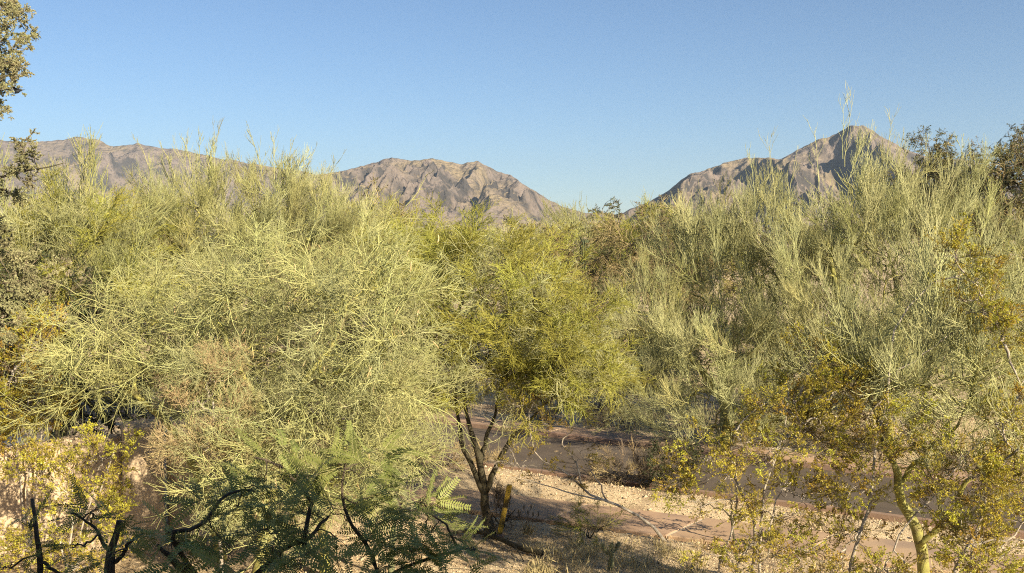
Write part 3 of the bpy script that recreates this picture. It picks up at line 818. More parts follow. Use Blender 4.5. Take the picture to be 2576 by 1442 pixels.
tall_right = plant('palo_verde', 'tall upright palo verde in front of the pointed peak', 'tree', gnd(2230, 1120), [([gnd(2230, 1120), at(2220, 960, 22.5), at(2210, 800, 22.5)], .19, .12), ([at(2222, 980, 22.5), at(2120, 780, 22.5), at(2080, 600, 22.5)], .11, .05), ([at(2222, 960, 22.5), at(2340, 760, 22.5), at(2400, 600, 22.5)], .11, .05)],
      [lob(2130, 590, 22.5, 130, 120, 1.5), lob(2130, 420, 22.6, 34, 60, .5, .35), lob(2230, 450, 22.5, 60, 80, .9, .5), lob(2290, 580, 22.5, 140, 110, 1.6), lob(2420, 590, 22.3, 100, 90, 1.3), lob(2420, 450, 22.5, 40, 50, .7, .5), lob(2050, 720, 22, 140, 130, 1.5), lob(2240, 740, 21.8, 170, 130, 1.8), lob(2430, 760, 21.8, 140, 140, 1.7), lob(2540, 680, 22, 110, 140, 1.5), lob(2150, 930, 21.6, 170, 110, 1.7), lob(2380, 960, 21.4, 170, 110, 1.7), lob(2560, 940, 21.6, 110, 130, 1.4), lob(2330, 1080, 21.3, 120, 60, 1.1)],
      300, ['upright', 'upright', 'upright_olive'], 'bark_green', 52, up=.8, noise=.5, scale=(.6, 1.0), r_leaf=.0078)
plant('palo_verde', 'shaded olive thicket tree behind the two upright palo verdes on the right', 'tree', gnd(2060, 1060), [([gnd(2060, 1060), at(2060, 960, 27), at(2060, 860, 27)], .15, .07)],
      [lob(1780, 930, 27, 160, 110, 1.5), lob(2020, 880, 27, 180, 130, 1.5), lob(2260, 900, 27, 180, 130, 1.5), lob(2480, 880, 27, 160, 150, 1.5), lob(1900, 1040, 26.6, 200, 60, 1.3), lob(2250, 1050, 26.6, 220, 60, 1.3), lob(2500, 1060, 26.4, 140, 60, 1.2)],
      220, ['upright_olive', 'upright_olive', 'tangle'], 'bark_green', 54, up=.4, scale=(1.0, 1.5), r_leaf=.008, noise=.5)
plant('palo_verde', 'near palo verde with a bent yellow green trunk at the lower right', 'tree', at(2330, 1640, 12.2) * (1, 1, 0), [
      ([at(2330, 1640, 12.2) * (1, 1, 0), at(2325, 1442, 12.1), at(2307, 1341, 12), at(2285, 1290, 12), at(2262, 1248, 12), at(2257, 1196, 12), at(2247, 1165, 12), at(2225, 1110, 12.1), at(2210, 1020, 12.2)], .082, .034),
      ([at(2259, 1225, 12), at(2278, 1195, 12), at(2310, 1160, 11.9), at(2335, 1132, 11.8), at(2400, 1080, 11.6), at(2440, 1000, 11.5)], .04, .02),
      ([at(2312, 1370, 12), at(2345, 1345, 11.9), at(2405, 1290, 11.8), at(2425, 1222, 11.7), at(2453, 1188, 11.6), at(2504, 1158, 11.5)], .042, .024)],
      [lob(2330, 940, 12, 190, 110, .9), lob(2180, 930, 12.3, 120, 110, .8), lob(2470, 950, 11.6, 120, 130, .8), lob(2400, 800, 12, 130, 90, .8), lob(2560, 850, 11.8, 80, 120, .7), lob(2430, 1100, 11.7, 110, 70, .6), lob(2350, 1270, 11.9, 60, 50, .4)],
      118, ['tangle', 'upright', 'arching'], 'bark_green', 53, up=.45, scale=(.55, .95), r_leaf=.006, noise=.45)

# long thin shoots standing above the crowns against the sky
def shoots(root, Y, lines, mat, seed):
    r = np.random.default_rng(seed)
    b = np.array(root.location)
    for u0, v0, u1, v1, m in lines:
        c = curve([at(u0, v0, Y) - b, at(u0 + (u1 - u0) * .35, v0 + (v1 - v0) * .5, Y) - b, at(u1, v1, Y) - b], 9, r, .006)[None]
        mb = MB(); mb.tubes(c, np.linspace(.008, .003, 9), 4)
        L = np.linalg.norm(c[0, -1] - c[0, 0])
        g = sprout(c, m, .1, .9, .4, (.22 * L, .5 * L), 5, (0, 0, .5), .1, r); mb.tubes(g, np.linspace(.005, .0026, 5), 3)
        g = sprout(g, 2, .2, 1, .4, (.12 * L, .25 * L), 4, (0, 0, .5), .08, r); mb.tubes(g, np.linspace(.0045, .0028, 4), 3)
        mb.obj('shoot', M[mat], root)
shoots(tall_left, 21, [(520, 440, 556, 318, 9), (500, 430, 505, 340, 7), (480, 430, 460, 345, 6), (540, 430, 535, 345, 7), (660, 450, 622, 325, 8), (690, 450, 690, 345, 9), (720, 460, 735, 360, 8), (760, 480, 790, 375, 8), (440, 450, 400, 360, 6), (810, 500, 855, 400, 7), (600, 460, 580, 385, 6), (380, 450, 345, 350, 4)], 'twig_olive', 1)
shoots(tall_right, 22.5, [(2125, 420, 2150, 228, 7), (2120, 400, 2122, 262, 5), (2180, 430, 2195, 300, 8), (2230, 430, 2245, 290, 9), (2260, 440, 2275, 320, 7), (2060, 480, 2050, 330, 6), (1950, 520, 1935, 360, 9), (1900, 520, 1885, 385, 7), (2330, 460, 2330, 340, 6), (2410, 470, 2425, 350, 8), (1985, 520, 2000, 400, 6), (2440, 470, 2400, 330, 4)], 'twig_sage', 2)

# ironwood at the left edge, reaching into the frame
c0 = at(-260, 700, 9.0)
plant('ironwood_tree', 'grey green leafy tree reaching in from the left edge against the sky', 'tree', (c0[0], 9.0, 0), [
      ([(c0[0], 9.0, 0), (c0[0] + .05, 9.0, 2.5), at(-230, 600, 9.0), at(-170, 300, 9.0), at(-110, 50, 9.0)], .17, .05),
      ([at(-230, 620, 9.0), at(-120, 500, 8.9), at(20, 440, 8.8), at(95, 425, 8.7), at(165, 408, 8.7)], .014, .003)],
      [lob(-15, 30, 9, 45, 60, .4, 2), lob(-5, 150, 9, 34, 40, .35, 2), lob(-10, 215, 9, 50, 26, .35, 2), lob(-80, 120, 9, 110, 160, .8), lob(-150, 330, 9, 80, 100, .7), lob(-10, 275, 9, 22, 25, .2, 3), lob(90, 423, 8.72, 80, 9, .05, 7), lob(20, 440, 8.75, 60, 14, .1, 4), lob(-10, 480, 9, 45, 40, .35), lob(-30, 620, 9, 60, 60, .5), lob(-20, 730, 9, 70, 70, .5), lob(-40, 820, 9, 80, 50, .5), lob(-200, 500, 9, 150, 260, 1.0)],
      240, ['ironwood'], 'bark_dark', 61, up=.15, scale=(.32, .55), r_leaf=.005, noise=.4, out=1.2)

# ================================================================== SHRUBS
plant('hedge_bush', 'dark green hedge shrub in shade behind the garden wall', 'shrub', (-7.6, 18.6, 0), [([(-7.6, 18.6, 0), (-7.5, 18.6, .6), (-7.6, 18.6, 1.2)], .06, .03)],
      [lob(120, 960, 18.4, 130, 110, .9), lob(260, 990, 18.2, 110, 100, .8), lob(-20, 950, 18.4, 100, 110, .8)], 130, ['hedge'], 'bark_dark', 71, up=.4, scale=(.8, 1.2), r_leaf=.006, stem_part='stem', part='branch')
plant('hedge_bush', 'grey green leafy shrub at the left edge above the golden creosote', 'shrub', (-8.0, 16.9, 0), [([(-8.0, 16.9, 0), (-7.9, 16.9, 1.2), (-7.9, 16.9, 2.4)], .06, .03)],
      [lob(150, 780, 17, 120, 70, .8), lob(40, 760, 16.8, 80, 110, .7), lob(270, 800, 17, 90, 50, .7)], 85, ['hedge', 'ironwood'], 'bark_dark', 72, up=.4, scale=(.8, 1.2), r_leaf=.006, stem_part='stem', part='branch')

def shrub_stems(b, ends, r0, r1):
    return [([b, b + (e - b) * .45 + np.array([0, 0, .12]), e], r0, r1) for e in ends]
b = at(70, 1330, 15.0) * (1, 1, 0)
plant('creosote_bush', 'golden yellow creosote bush at the left edge, overlapping the wall top', 'shrub', b, shrub_stems(b, [at(20, 950, 15), at(70, 1000, 14.8), at(110, 1050, 14.9)], .02, .01),
      [lob(30, 930, 15, 90, 70, .5), lob(60, 1020, 14.8, 90, 60, .5), lob(-10, 1080, 14.7, 80, 60, .4), lob(90, 860, 15.2, 60, 40, .4)], 130, ['creosote_gold', 'creosote'], 'bark_grey', 73, up=.5, scale=(.8, 1.2), r_leaf=.004, stem_part='stem', part='branch')
b = at(180, 1560, 13.6) * (1, 1, 0)
plant('creosote_bush', 'yellow green creosote bush in front of the garden wall', 'shrub', b, shrub_stems(b, [at(120, 1250, 13.5), at(180, 1180, 13.6), at(240, 1220, 13.4), at(290, 1120, 13.5)], .02, .008),
      [lob(190, 1250, 13.5, 100, 75, .45), lob(120, 1180, 13.6, 70, 60, .4), lob(250, 1150, 13.5, 60, 55, .35), lob(150, 1350, 13.4, 110, 70, .4), lob(250, 1300, 13.4, 50, 60, .3), lob(60, 1400, 13.3, 70, 60, .3), lob(200, 1420, 13.3, 80, 40, .3)], 125, ['creosote'], 'bark_grey', 74, up=.45, scale=(.6, .95), r_leaf=.0035, stem_part='stem', part='branch', shell=.2)
plant('dry_shrub', 'dry orange straw shrub below the pale palo verde, above the pillar', 'shrub', at(560, 1500, 13.4) * (1, 1, 0), [([at(560, 1500, 13.4) * (1, 1, 0), at(550, 1300, 13.3), at(540, 1150, 13.2), at(535, 1010, 13.1)], .03, .012)],
      [lob(535, 940, 13.1, 65, 70, .35), lob(480, 1010, 13, 60, 60, .35), lob(590, 1040, 13.1, 60, 70, .35), lob(500, 1110, 13, 90, 50, .4), lob(580, 1130, 13, 70, 60, .35)], 95, ['dry_orange', 'dry_orange', 'dry_straw', 'tangle'], 'bark_grey', 75, up=.6, scale=(.6, .95), r_leaf=.004, stem_part='stem', part='branch')

# creosote with tall pale stems, right of the path
b = at(1880, 1600, 12.0) * (1, 1, 0)
S1 = [b, at(1890, 1442, 12), at(1899, 1351, 12), at(1890, 1295, 12), at(1871, 1257, 12), at(1852, 1201, 12), at(1839, 1127, 12), at(1856, 1074, 12), at(1893, 1036, 12), at(1931, 1008, 12)]
S2 = [b + (.1, 0, 0), at(1912, 1426, 11.9), at(1914, 1314, 11.9), at(1923, 1250, 11.9), at(1942, 1179, 11.9), at(1970, 1080, 11.9), at(1985, 980, 11.9)]
S3 = [b + (-.05, -.05, 0), at(1856, 1442, 11.8), at(1871, 1396, 11.8), at(1897, 1359, 11.8), at(1942, 1325, 11.8), at(1950, 1257, 11.8), at(2000, 1200, 11.8)]
S4 = [b + (-.15, 0, 0), at(1808, 1442, 12.1), at(1841, 1336, 12.1), at(1852, 1239, 12.1), at(1849, 1171, 12.1), at(1800, 1100, 12.1)]
plant('creosote_bush', 'tall creosote bush with pale curving bare stems, right of the path', 'shrub', b, [(S1, .024, .008), (S2, .02, .006), (S3, .02, .007), (S4, .018, .006)],
      [lob(2030, 900, 12, 90, 60, .5), lob(2000, 1000, 12, 130, 80, .6), lob(1960, 1120, 11.9, 150, 80, .6), lob(1790, 1180, 12, 80, 80, .5, .6), lob(1740, 1250, 12.1, 60, 70, .4, .6), lob(2080, 1080, 11.8, 110, 90, .5), lob(1980, 1260, 11.8, 150, 80, .5), lob(1790, 1400, 11.8, 90, 40, .4, .5), lob(1950, 1400, 11.6, 160, 70, .5), lob(2120, 960, 12, 80, 70, .4)],
      270, ['creosote', 'creosote', 'creosote', 'creosote_gold'], 'bark_grey', 81, up=.4, scale=(.5, .85), r_leaf=.0028, stem_part='stem', part='branch', shell=.15, noise=.5)
b = at(2420, 1700, 10.8) * (1, 1, 0)
plant('creosote_bush', 'large creosote bush with pale stems at the lower right corner', 'shrub', b, [
      ([b, at(2400, 1480, 10.8), at(2430, 1377, 10.7), at(2471, 1299, 10.7), at(2478, 1268, 10.7), at(2497, 1201, 10.7), at(2549, 1145, 10.7), at(2620, 1090, 10.7)], .026, .012),
      ([at(2549, 1143, 10.7), at(2527, 1089, 10.7), at(2545, 1033, 10.7), at(2580, 950, 10.7)], .012, .006),
      ([b + (-.2, 0, 0), at(2300, 1450, 10.8), at(2250, 1370, 10.9), at(2330, 1270, 10.9), at(2400, 1180, 11), at(2480, 1090, 11)], .015, .005),
      ([b + (.1, -.1, 0), at(2440, 1420, 10.6), at(2470, 1366, 10.6), at(2531, 1355, 10.6), at(2600, 1300, 10.6)], .015, .008)],
      [lob(2420, 1190, 10.8, 110, 90, .5), lob(2530, 1240, 10.7, 90, 100, .5), lob(2420, 1330, 10.9, 70, 60, .45), lob(2470, 1390, 10.7, 120, 60, .5), lob(2230, 1435, 10.8, 60, 30, .3), lob(2540, 1060, 10.8, 60, 80, .4), lob(2460, 760, 11.2, 80, 60, .4), lob(2500, 860, 11.1, 60, 60, .4), lob(2400, 640, 11.4, 50, 35, .3)],
      250, ['creosote', 'creosote', 'creosote', 'creosote_gold'], 'bark_grey', 82, up=.4, scale=(.5, .85), r_leaf=.0028, stem_part='stem', part='branch', shell=.15, noise=.5)
b = at(2150, 1560, 11.4) * (1, 1, 0)
plant('creosote_bush', 'slender creosote with one tall whitish stem, left of the bent green trunk', 'shrub', b, [
      ([b, at(2140, 1380, 11.4), at(2182, 1306, 11.4), at(2189, 1257, 11.4), at(2201, 1141, 11.4), at(2237, 990, 11.5), at(2240, 880, 11.5), at(2265, 800, 11.5), at(2330, 720, 11.5), at(2420, 690, 11.5)], .024, .006),
      ([at(2238, 960, 11.5), at(2290, 910, 11.4), at(2380, 850, 11.4), at(2450, 815, 11.4)], .01, .004)],
      [lob(2240, 1060, 11.4, 100, 70, .45), lob(2190, 1160, 11.4, 80, 80, .4), lob(2140, 1340, 11.4, 90, 70, .4), lob(2150, 1240, 11.3, 60, 60, .3), lob(2450, 700, 11.5, 50, 30, .3), lob(2090, 1420, 11.3, 80, 50, .4)],
      80, ['creosote', 'creosote', 'creosote_gold'], 'bark_grey', 83, up=.4, scale=(.5, .85), r_leaf=.0028, stem_part='stem', part='branch', shell=.15, noise=.5)
# leaning pale creosote in front of the path
b = gnd(1672, 1362)
plant('creosote_bush', 'sparse creosote with a long pale stem leaning left across the pavement', 'shrub', b, [
      ([b, at(1630, 1314, 16.1), at(1566, 1276, 16), at(1480, 1243, 15.9), at(1454, 1209, 15.8), at(1405, 1179, 15.8), at(1356, 1153, 15.7), at(1337, 1111, 15.7), at(1330, 1040, 15.7)], .026, .007),
      ([at(1566, 1276, 16), at(1500, 1255, 15.8), at(1442, 1241, 15.6), at(1349, 1213, 15.4), at(1290, 1200, 15.3)], .018, .004),
      ([at(1462, 1222, 15.8), at(1446, 1160, 15.9), at(1410, 1110, 16), at(1444, 1074, 16), at(1439, 995, 16), at(1437, 950, 16)], .016, .005),
      ([at(1530, 1262, 16), at(1490, 1190, 15.9), at(1450, 1130, 15.8)], .014, .004)],
      [lob(1425, 945, 16, 42, 22, .25), lob(1315, 1010, 15.7, 50, 32, .3), lob(1285, 990, 15.7, 30, 20, .2), lob(1370, 1065, 15.8, 45, 30, .25), lob(1460, 1150, 15.9, 45, 40, .25), lob(1300, 1160, 15.5, 60, 40, .25), lob(1400, 1200, 15.7, 80, 30, .25)],
      52, ['creosote_gold', 'creosote_gold', 'bare_grey', 'bare_grey'], 'bark_grey', 84, up=.35, scale=(.45, .8), r_leaf=.0035, stem_part='stem', part='branch', shell=.1, noise=.5)
b = gnd(1846, 1372)
plant('creosote_bush', 'small open creosote with dark stems at the near edge of the pavement', 'shrub', b, [
      ([b, at(1846, 1340, 15.8), at(1842, 1290, 15.8), at(1838, 1265, 15.8)], .022, .012), ([at(1845, 1310, 15.8), at(1820, 1285, 15.8), at(1790, 1275, 15.8)], .016, .006), ([at(1844, 1300, 15.8), at(1870, 1270, 15.8), at(1880, 1250, 15.8)], .014, .006)],
      [lob(1840, 1250, 15.8, 50, 30, .3), lob(1775, 1265, 15.8, 30, 25, .2), lob(1890, 1290, 15.8, 40, 35, .25), lob(1900, 1350, 15.6, 60, 30, .3)], 36, ['creosote', 'creosote_gold'], 'bark_dark', 85, up=.5, scale=(.4, .7), r_leaf=.004, stem_part='stem', part='branch')

# dry shrubs by the road
def dry(label, u, v, ru, h, n, kinds, seed, rd=.5, scale=(.6, 1.0)):
    b = gnd(u, v); Y = b[1]; rx = ru / F * Y
    ends = [b + np.array([rx * (q - 1), rd * (.3 if q % 2 else -.3), h * .5]) for q in range(3)]
    return plant('dry_shrub', label, 'shrub', b, [([b, (b + e) / 2 + np.array([0, 0, .05]), e], .012, .006) for e in ends],
          [(b + np.array([0, 0, h * .45]), (rx, rd, h * .45)), (b + np.array([rx * .5, 0, h * .4]), (rx * .6, rd * .8, h * .35)), (b + np.array([-rx * .5, 0, h * .4]), (rx * .6, rd * .8, h * .35))], n, kinds, 'bark_dark', seed,
          up=.5, scale=scale, r_leaf=.003, stem_part='stem', part='branch', group='dry shrubs along the road')
dry('round brown dry shrub on the far side of the road, under the wide palo verde', 1540, 1080, 60, .75, 60, ['dry_brown'], 91)
dry('dark low dry shrub beside the road, right of the leaning pale stem', 1580, 1225, 85, .75, 75, ['dry_brown', 'dry_brown', 'dry_straw'], 92)
dry('dark twiggy dry shrub at the roadside, left of the tall creosote', 1690, 1240, 55, 1.15, 60, ['dry_brown', 'hedge'], 93)
dry('pale weedy shrub between pavement and road, left of the middle trunk', 1085, 1195, 80, .75, 70, ['dry_straw', 'bare_grey'], 94)
dry('second pale dry shrub just behind the middle trunk', 1190, 1180, 45, .55, 36, ['dry_straw', 'dry_brown'], 95, .4)
dry('shaded grey shrub across the road, behind the forked trunk', 1350, 1062, 80, .8, 60, ['dry_brown', 'dry_straw'], 96)
dry('far dry shrub across the road, left of the forked trunk', 1090, 1035, 80, .9, 60, ['dry_brown', 'mesquite'], 97)
dry('dry shrub across the road below the tall upright palo verde', 2120, 1140, 90, .8, 60, ['dry_brown', 'dry_straw'], 98)
dry('low dry shrub across the road, farthest right', 2480, 1190, 110, .9, 60, ['dry_brown', 'dry_straw'], 99)
dry('small bare shrub between the middle trunk and the yellow post', 1262, 1335, 34, .75, 20, ['dry_brown'], 100, .25, (.6, .95))
dry('sparse yellowish weed at the near edge of the pavement', 1480, 1352, 60, .5, 26, ['dry_straw', 'fine_yellow'], 101, .4, (.35, .55))
# ---- near mesquite
def compound_leaf(seed, pitch):
    r = np.random.default_rng(seed)
    mb = MB()
    a = math.radians(pitch)
    d0 = np.array([0, math.cos(a), math.sin(a)])
    side = np.array([1.0, 0, 0])
    pet = np.stack([d0 * t * .05 + np.array([0, 0, .004 * math.sin(t * 3)]) for t in np.linspace(0, 1, 4)])
    mb.tubes(pet, np.linspace(.0012, .0009, 4), 3, 0)
    npair = 2 if seed % 4 == 0 else 1
    for k in range(npair):
        p0 = pet[-1] * (1 - .55 * k)
        for sgn in (-1, 1):
            L = r.uniform(.085, .13)
            n = 9
            d = unit(d0 * .75 + side * sgn * r.uniform(.35, .6) + np.array([0, 0, .1])); p = p0.copy(); pts = [p]
            for _ in range(n - 1):
                d = unit(d + np.array([0, 0, -.05]) + r.normal(0, .02, 3)); p = p + d * L / (n - 1); pts.append(p)
            ra = np.array(pts)
            mb.tubes(ra, np.linspace(.0011, .0006, n), 3, 0)
            m = int(L / .0074)
            t = np.linspace(.06, 1, m) * (n - 1)
            i = np.clip(t.astype(int), 0, n - 2); f = (t - i)[:, None]
            P = ra[i] + (ra[i + 1] - ra[i]) * f; T = unit(ra[i + 1] - ra[i])
            S = unit(np.cross(T, np.array([0, 0, 1.0]))); U = np.cross(S, T)
            for q in (-1, 1):
                D = unit(S * q + T * .38 + U * r.uniform(-.1, .35, (m, 1)) + r.normal(0, .06, (m, 3)))
                ll = .021 * np.clip(np.minimum(1.0, np.linspace(.7, 3, m)) * np.linspace(1.1, .62, m), .4, 1.1)[:, None]
                Wd = unit(np.cross(D, U)) * .0033
                V = np.stack([P, P + D * ll * .35 + Wd, P + D * ll, P + D * ll * .35 - Wd], 1)
                mb.add(V.reshape(-1, 3), None, np.arange(4 * m).reshape(m, 4), 1)
    return mb.mesh('compound_leaf', [M['twig_olive'], M['leaf_mesquite']])
for pc in PITCHES:
    for v in range(3):
        SPRAYS[('compound', pc, v)] = compound_leaf(400 + pc + v * 5, pc)
KINDS['compound'] = {}
b = np.array([-1.02, 3.75, 0.0])
plant('mesquite_tree', 'nearest mesquite with feathery green leaves and dark branches, bottom left', 'tree', b, [
      ([b, b + (.03, .02, 1.5), b + (-.03, 0, 2.9), at(560, 1520, 3.7)], .05, .022),
      ([at(560, 1520, 3.7), at(470, 1440, 3.6), at(395, 1372, 3.5)], .018, .013),
      ([at(520, 1480, 3.7), at(428, 1353, 3.5), at(490, 1330, 3.5), at(539, 1287, 3.5), at(570, 1244, 3.55), at(640, 1235, 3.6)], .010, .004),
      ([at(570, 1515, 3.7), at(640, 1450, 3.7), at(721, 1378, 3.8), at(772, 1361, 3.8), at(806, 1321, 3.85), at(829, 1299, 3.9)], .013, .005),
      ([at(765, 1375, 3.8), at(772, 1315, 3.8), at(781, 1259, 3.8), at(738, 1207, 3.8), at(704, 1173, 3.8), at(640, 1150, 3.8)], .010, .004),
      ([at(700, 1560, 3.9), at(943, 1462, 4.0), at(920, 1373, 4.0), at(895, 1333, 4.0), at(863, 1273, 4.0), at(858, 1210, 4.0), at(870, 1150, 4.0)], .011, .004),
      ([at(900, 1500, 4.0), at(1000, 1436, 4.1), at(1086, 1404, 4.1), at(1152, 1384, 4.1), at(1200, 1381, 4.1)], .010, .004),
      ([at(1152, 1384, 4.1), at(1129, 1333, 4.1), at(1112, 1310, 4.1), at(1058, 1280, 4.1)], .006, .003)],
      [lob(620, 1380, 3.6, 230, 70, .35), lob(560, 1280, 3.6, 120, 50, .3), lob(720, 1190, 3.8, 170, 60, .3), lob(900, 1170, 4.0, 120, 50, .3), lob(840, 1300, 3.9, 190, 80, .35), lob(1010, 1330, 4.1, 130, 70, .3), lob(1120, 1390, 4.1, 150, 60, .3), lob(860, 1420, 3.8, 300, 40, .35), lob(1040, 1270, 4.1, 90, 40, .2), lob(450, 1330, 3.5, 70, 40, .2), lob(980, 1230, 4.1, 60, 40, .2)],
      225, ['compound'], 'bark_mesquite', 111, up=-.05, scale=(.9, 1.5), r_leaf=.0010, part='branch', spray='leaf', noise=.6, shell=.1, arch=.05, jit=.0025)
b = np.array([-1.5, 3.6, 0.0])
plant('mesquite_tree', 'young mesquite stem with a forked dark top, near the bottom left corner', 'tree', b, [
      ([b, b + (.02, .02, 1.6), b + (0, .05, 3.0), at(274, 1470, 3.6), at(281, 1393, 3.6), at(300, 1310, 3.6)], .04, .010),
      ([at(277, 1420, 3.6), at(306, 1398, 3.6), at(330, 1360, 3.6), at(360, 1345, 3.6)], .010, .003),
      ([at(279, 1400, 3.6), at(250, 1345, 3.6), at(215, 1310, 3.6), at(180, 1290, 3.6)], .008, .003)],
      [lob(230, 1290, 3.6, 60, 30, .15), lob(290, 1330, 3.6, 70, 30, .15), lob(300, 1400, 3.5, 80, 40, .15), lob(200, 1370, 3.5, 60, 30, .15)],
      22, ['compound'], 'bark_mesquite', 112, up=-.05, scale=(.7, 1.1), r_leaf=.0018, part='branch', spray='leaf', noise=.6, shell=.1, arch=.05, jit=.0025)
b = np.array([-1.72, 3.3, 0.0])
plant('mesquite_tree', 'thin upright sapling stick near the bottom left corner', 'tree', b, [
      ([b, b + (0, .02, 1.8), b + (.02, 0, 3.2), at(97, 1470, 3.4), at(94, 1360, 3.4), at(78, 1250, 3.4)], .02, .006),
      ([at(95, 1395, 3.4), at(120, 1425, 3.4), at(160, 1450, 3.4)], .008, .005)],
      [lob(60, 1330, 3.4, 60, 25, .12), lob(20, 1425, 3.4, 50, 20, .12)],
      9, ['compound'], 'bark_mesquite', 113, up=-.05, scale=(.7, 1.0), r_leaf=.0018, part='branch', spray='leaf', noise=.6, shell=.1, arch=.05, jit=.0025)

# ================================================================== CACTI AND SMALL THINGS
M['saguaro'] = material('saguaro skin', (.075, .095, .045), (.055, .07, .035), 5, .7, 0, 0, .3, 40)
M['spine'] = material('pale spines', (.55, .48, .33), (.45, .38, .25), 8, .7)
c = at(1471, 600, 48); H = c[2] + .02
sag = thing('saguaro', 'single saguaro cactus column standing up behind the middle trees', 'cactus', (c[0], 48, 0))
mb = MB()
nr, ns = 26, 96
th = np.arange(ns) * 2 * math.pi / ns
V = []
prof = [(z, .20 * (1 + .1 * math.sin(z / H * 3))) for z in np.linspace(0, H - .28, nr)] + [(H - .28 + .28 * math.sin(a), .205 * math.cos(a) + .004) for a in np.linspace(.2, math.pi / 2, 7)]
for z, rr_ in prof:
    rad_ = rr_ * (1 + .13 * np.cos(th * 16))
    V.append(np.stack([rad_ * np.cos(th), rad_ * np.sin(th), np.full(ns, z)], 1))
k = len(prof); idx = np.arange(k * ns).reshape(k, ns)
mb.add(np.concatenate(V), None, np.stack([idx[:-1], np.roll(idx[:-1], -1, 1), np.roll(idx[1:], -1, 1), idx[1:]], -1).reshape(-1, 4))
mb.obj('trunk', M['saguaro'], sag)
mb = MB()
for j in range(16):
    a = j * 2 * math.pi / 16
    zz = np.arange(.4, H - .2, .07)
    rr_ = .2 * (1 + .1 * np.sin(zz / H * 3)) * 1.13
    P = np.stack([rr_ * math.cos(a), rr_ * math.sin(a), zz], 1)
    P = np.repeat(P, 4, 0)
    D = np.array([math.cos(a), math.sin(a), 0]) + rng.normal(0, .6, P.shape)
    mb.leaves(P, D, .035, .005)
P = np.concatenate([np.stack([.13 * np.cos(th), .13 * np.sin(th), np.full(ns, H - .05)], 1), np.stack([.06 * np.cos(th), .06 * np.sin(th), np.full(ns, H)], 1)])
mb.leaves(P, np.array([0, 0, 1.0]) + rng.normal(0, .6, P.shape), .06, .008)
tag(mb.obj('spines', M['spine'], sag), kind='stuff')

M['cholla'] = material('cholla joint', (.16, .17, .085), (.12, .13, .07), 8, .8)
M['cholla_spine'] = material('straw cholla spines', (.62, .55, .36), (.50, .44, .28), 12, .7, .12, .0, trans=.2)
def cholla(label, b, joints, seed):
    r = np.random.default_rng(seed)
    root = thing('cholla_cactus', label, 'cactus', b)
    for p0, p1, ra in joints:
        p0, p1 = np.array(p0), np.array(p1)
        c = p0 + (p1 - p0) * np.linspace(0, 1, 7)[:, None]
        jo = MB().tubes(c, ra * np.array([.55, .85, 1, 1, .95, .75, .3]), 9, 0, cap=True).obj('joint', M['cholla'], root)
        n = 420
        t = r.uniform(0, 1, n)[:, None]; T = unit(p1 - p0)
        W = unit(np.cross(np.repeat(T[None], n, 0), r.normal(size=(n, 3))))
        P = p0 + (p1 - p0) * t + W * ra * .8
        D = W + T * r.normal(.15, .5, (n, 1)) + r.normal(0, .2, (n, 3))
        mb = MB(); mb.leaves(P, D, r.uniform(.02, .036, n), .0011, 0, r)
        so = mb.obj('spines', M['cholla_spine'], jo); tag(so, kind='stuff')
b = at(1535, 1470, 14.6) * (1, 1, 0)
cholla('fuzzy pale cholla cactus at the bottom centre, right of the mesquite leaves', b, [((0, 0, 0), (.02, 0, .22), .045), ((.02, 0, .2), (.0, -.02, .34), .04), ((.0, 0, .26), (.11, .02, .36), .036), ((0, 0, .24), (-.12, .0, .33), .036), ((-.1, 0, .32), (-.13, .02, .42), .034), ((0, -.02, .32), (.03, -.03, .43), .034), ((.1, .0, .35), (.14, .02, .43), .03)], 1)
b = at(985, 1560, 14.0) * (1, 1, 0)
jl = [((0, 0, 0), (0, 0, .5), .05), ((0, 0, .48), (.05, 0, .9), .045)]
rj = np.random.default_rng(8)
for j in range(16):
    p = np.array([rj.normal(0, .14), rj.normal(0, .1), rj.uniform(.85, 1.42)])
    q = p + unit(np.array([rj.normal(0, .7), rj.normal(0, .5), .8])) * .15
    jl.append((p, q, .036))
cholla('whitish spiny cholla cactus behind the mesquite leaves, at the left end of the pavement', b, jl, 2)

M['post_paint'] = material('mottled yellow paint', (.40, .27, .035), (.30, .20, .03), 9, .7, 0, 0, .4, 70, c3=(.09, .065, .025), s3=11, t3=.5)  # yellow with small dark mottles placed by noise
pb = gnd(1256, 1347)
post = thing('marker_post', 'leaning mottled yellow marker post beside the middle tree trunk', 'post', pb)
top = at(1282, 1220, pb[1]) - pb
mb = MB()
A = np.array([[-.042, -.042, 0], [.042, -.042, 0], [.042, .042, 0], [-.042, .042, 0]])
lv = [(-.1, 1), (0, 1), (.9, 1), (.985, 1), (1, .8)]
V = np.concatenate([A * (1, 1, 0) * k + top * t for t, k in lv])
mb.add(V, None, [(l * 4 + i, l * 4 + (i + 1) % 4, (l + 1) * 4 + (i + 1) % 4, (l + 1) * 4 + i) for l in range(4) for i in range(4)] + [(16, 17, 18, 19)])
mb.obj('shaft', M['post_paint'], post, smooth=False)
mb = MB(); box(mb, (0, 0, -.02), (.15, .15, .05), 0, 0, .02); mb.obj('footing', M['kerb'], post, smooth=False)

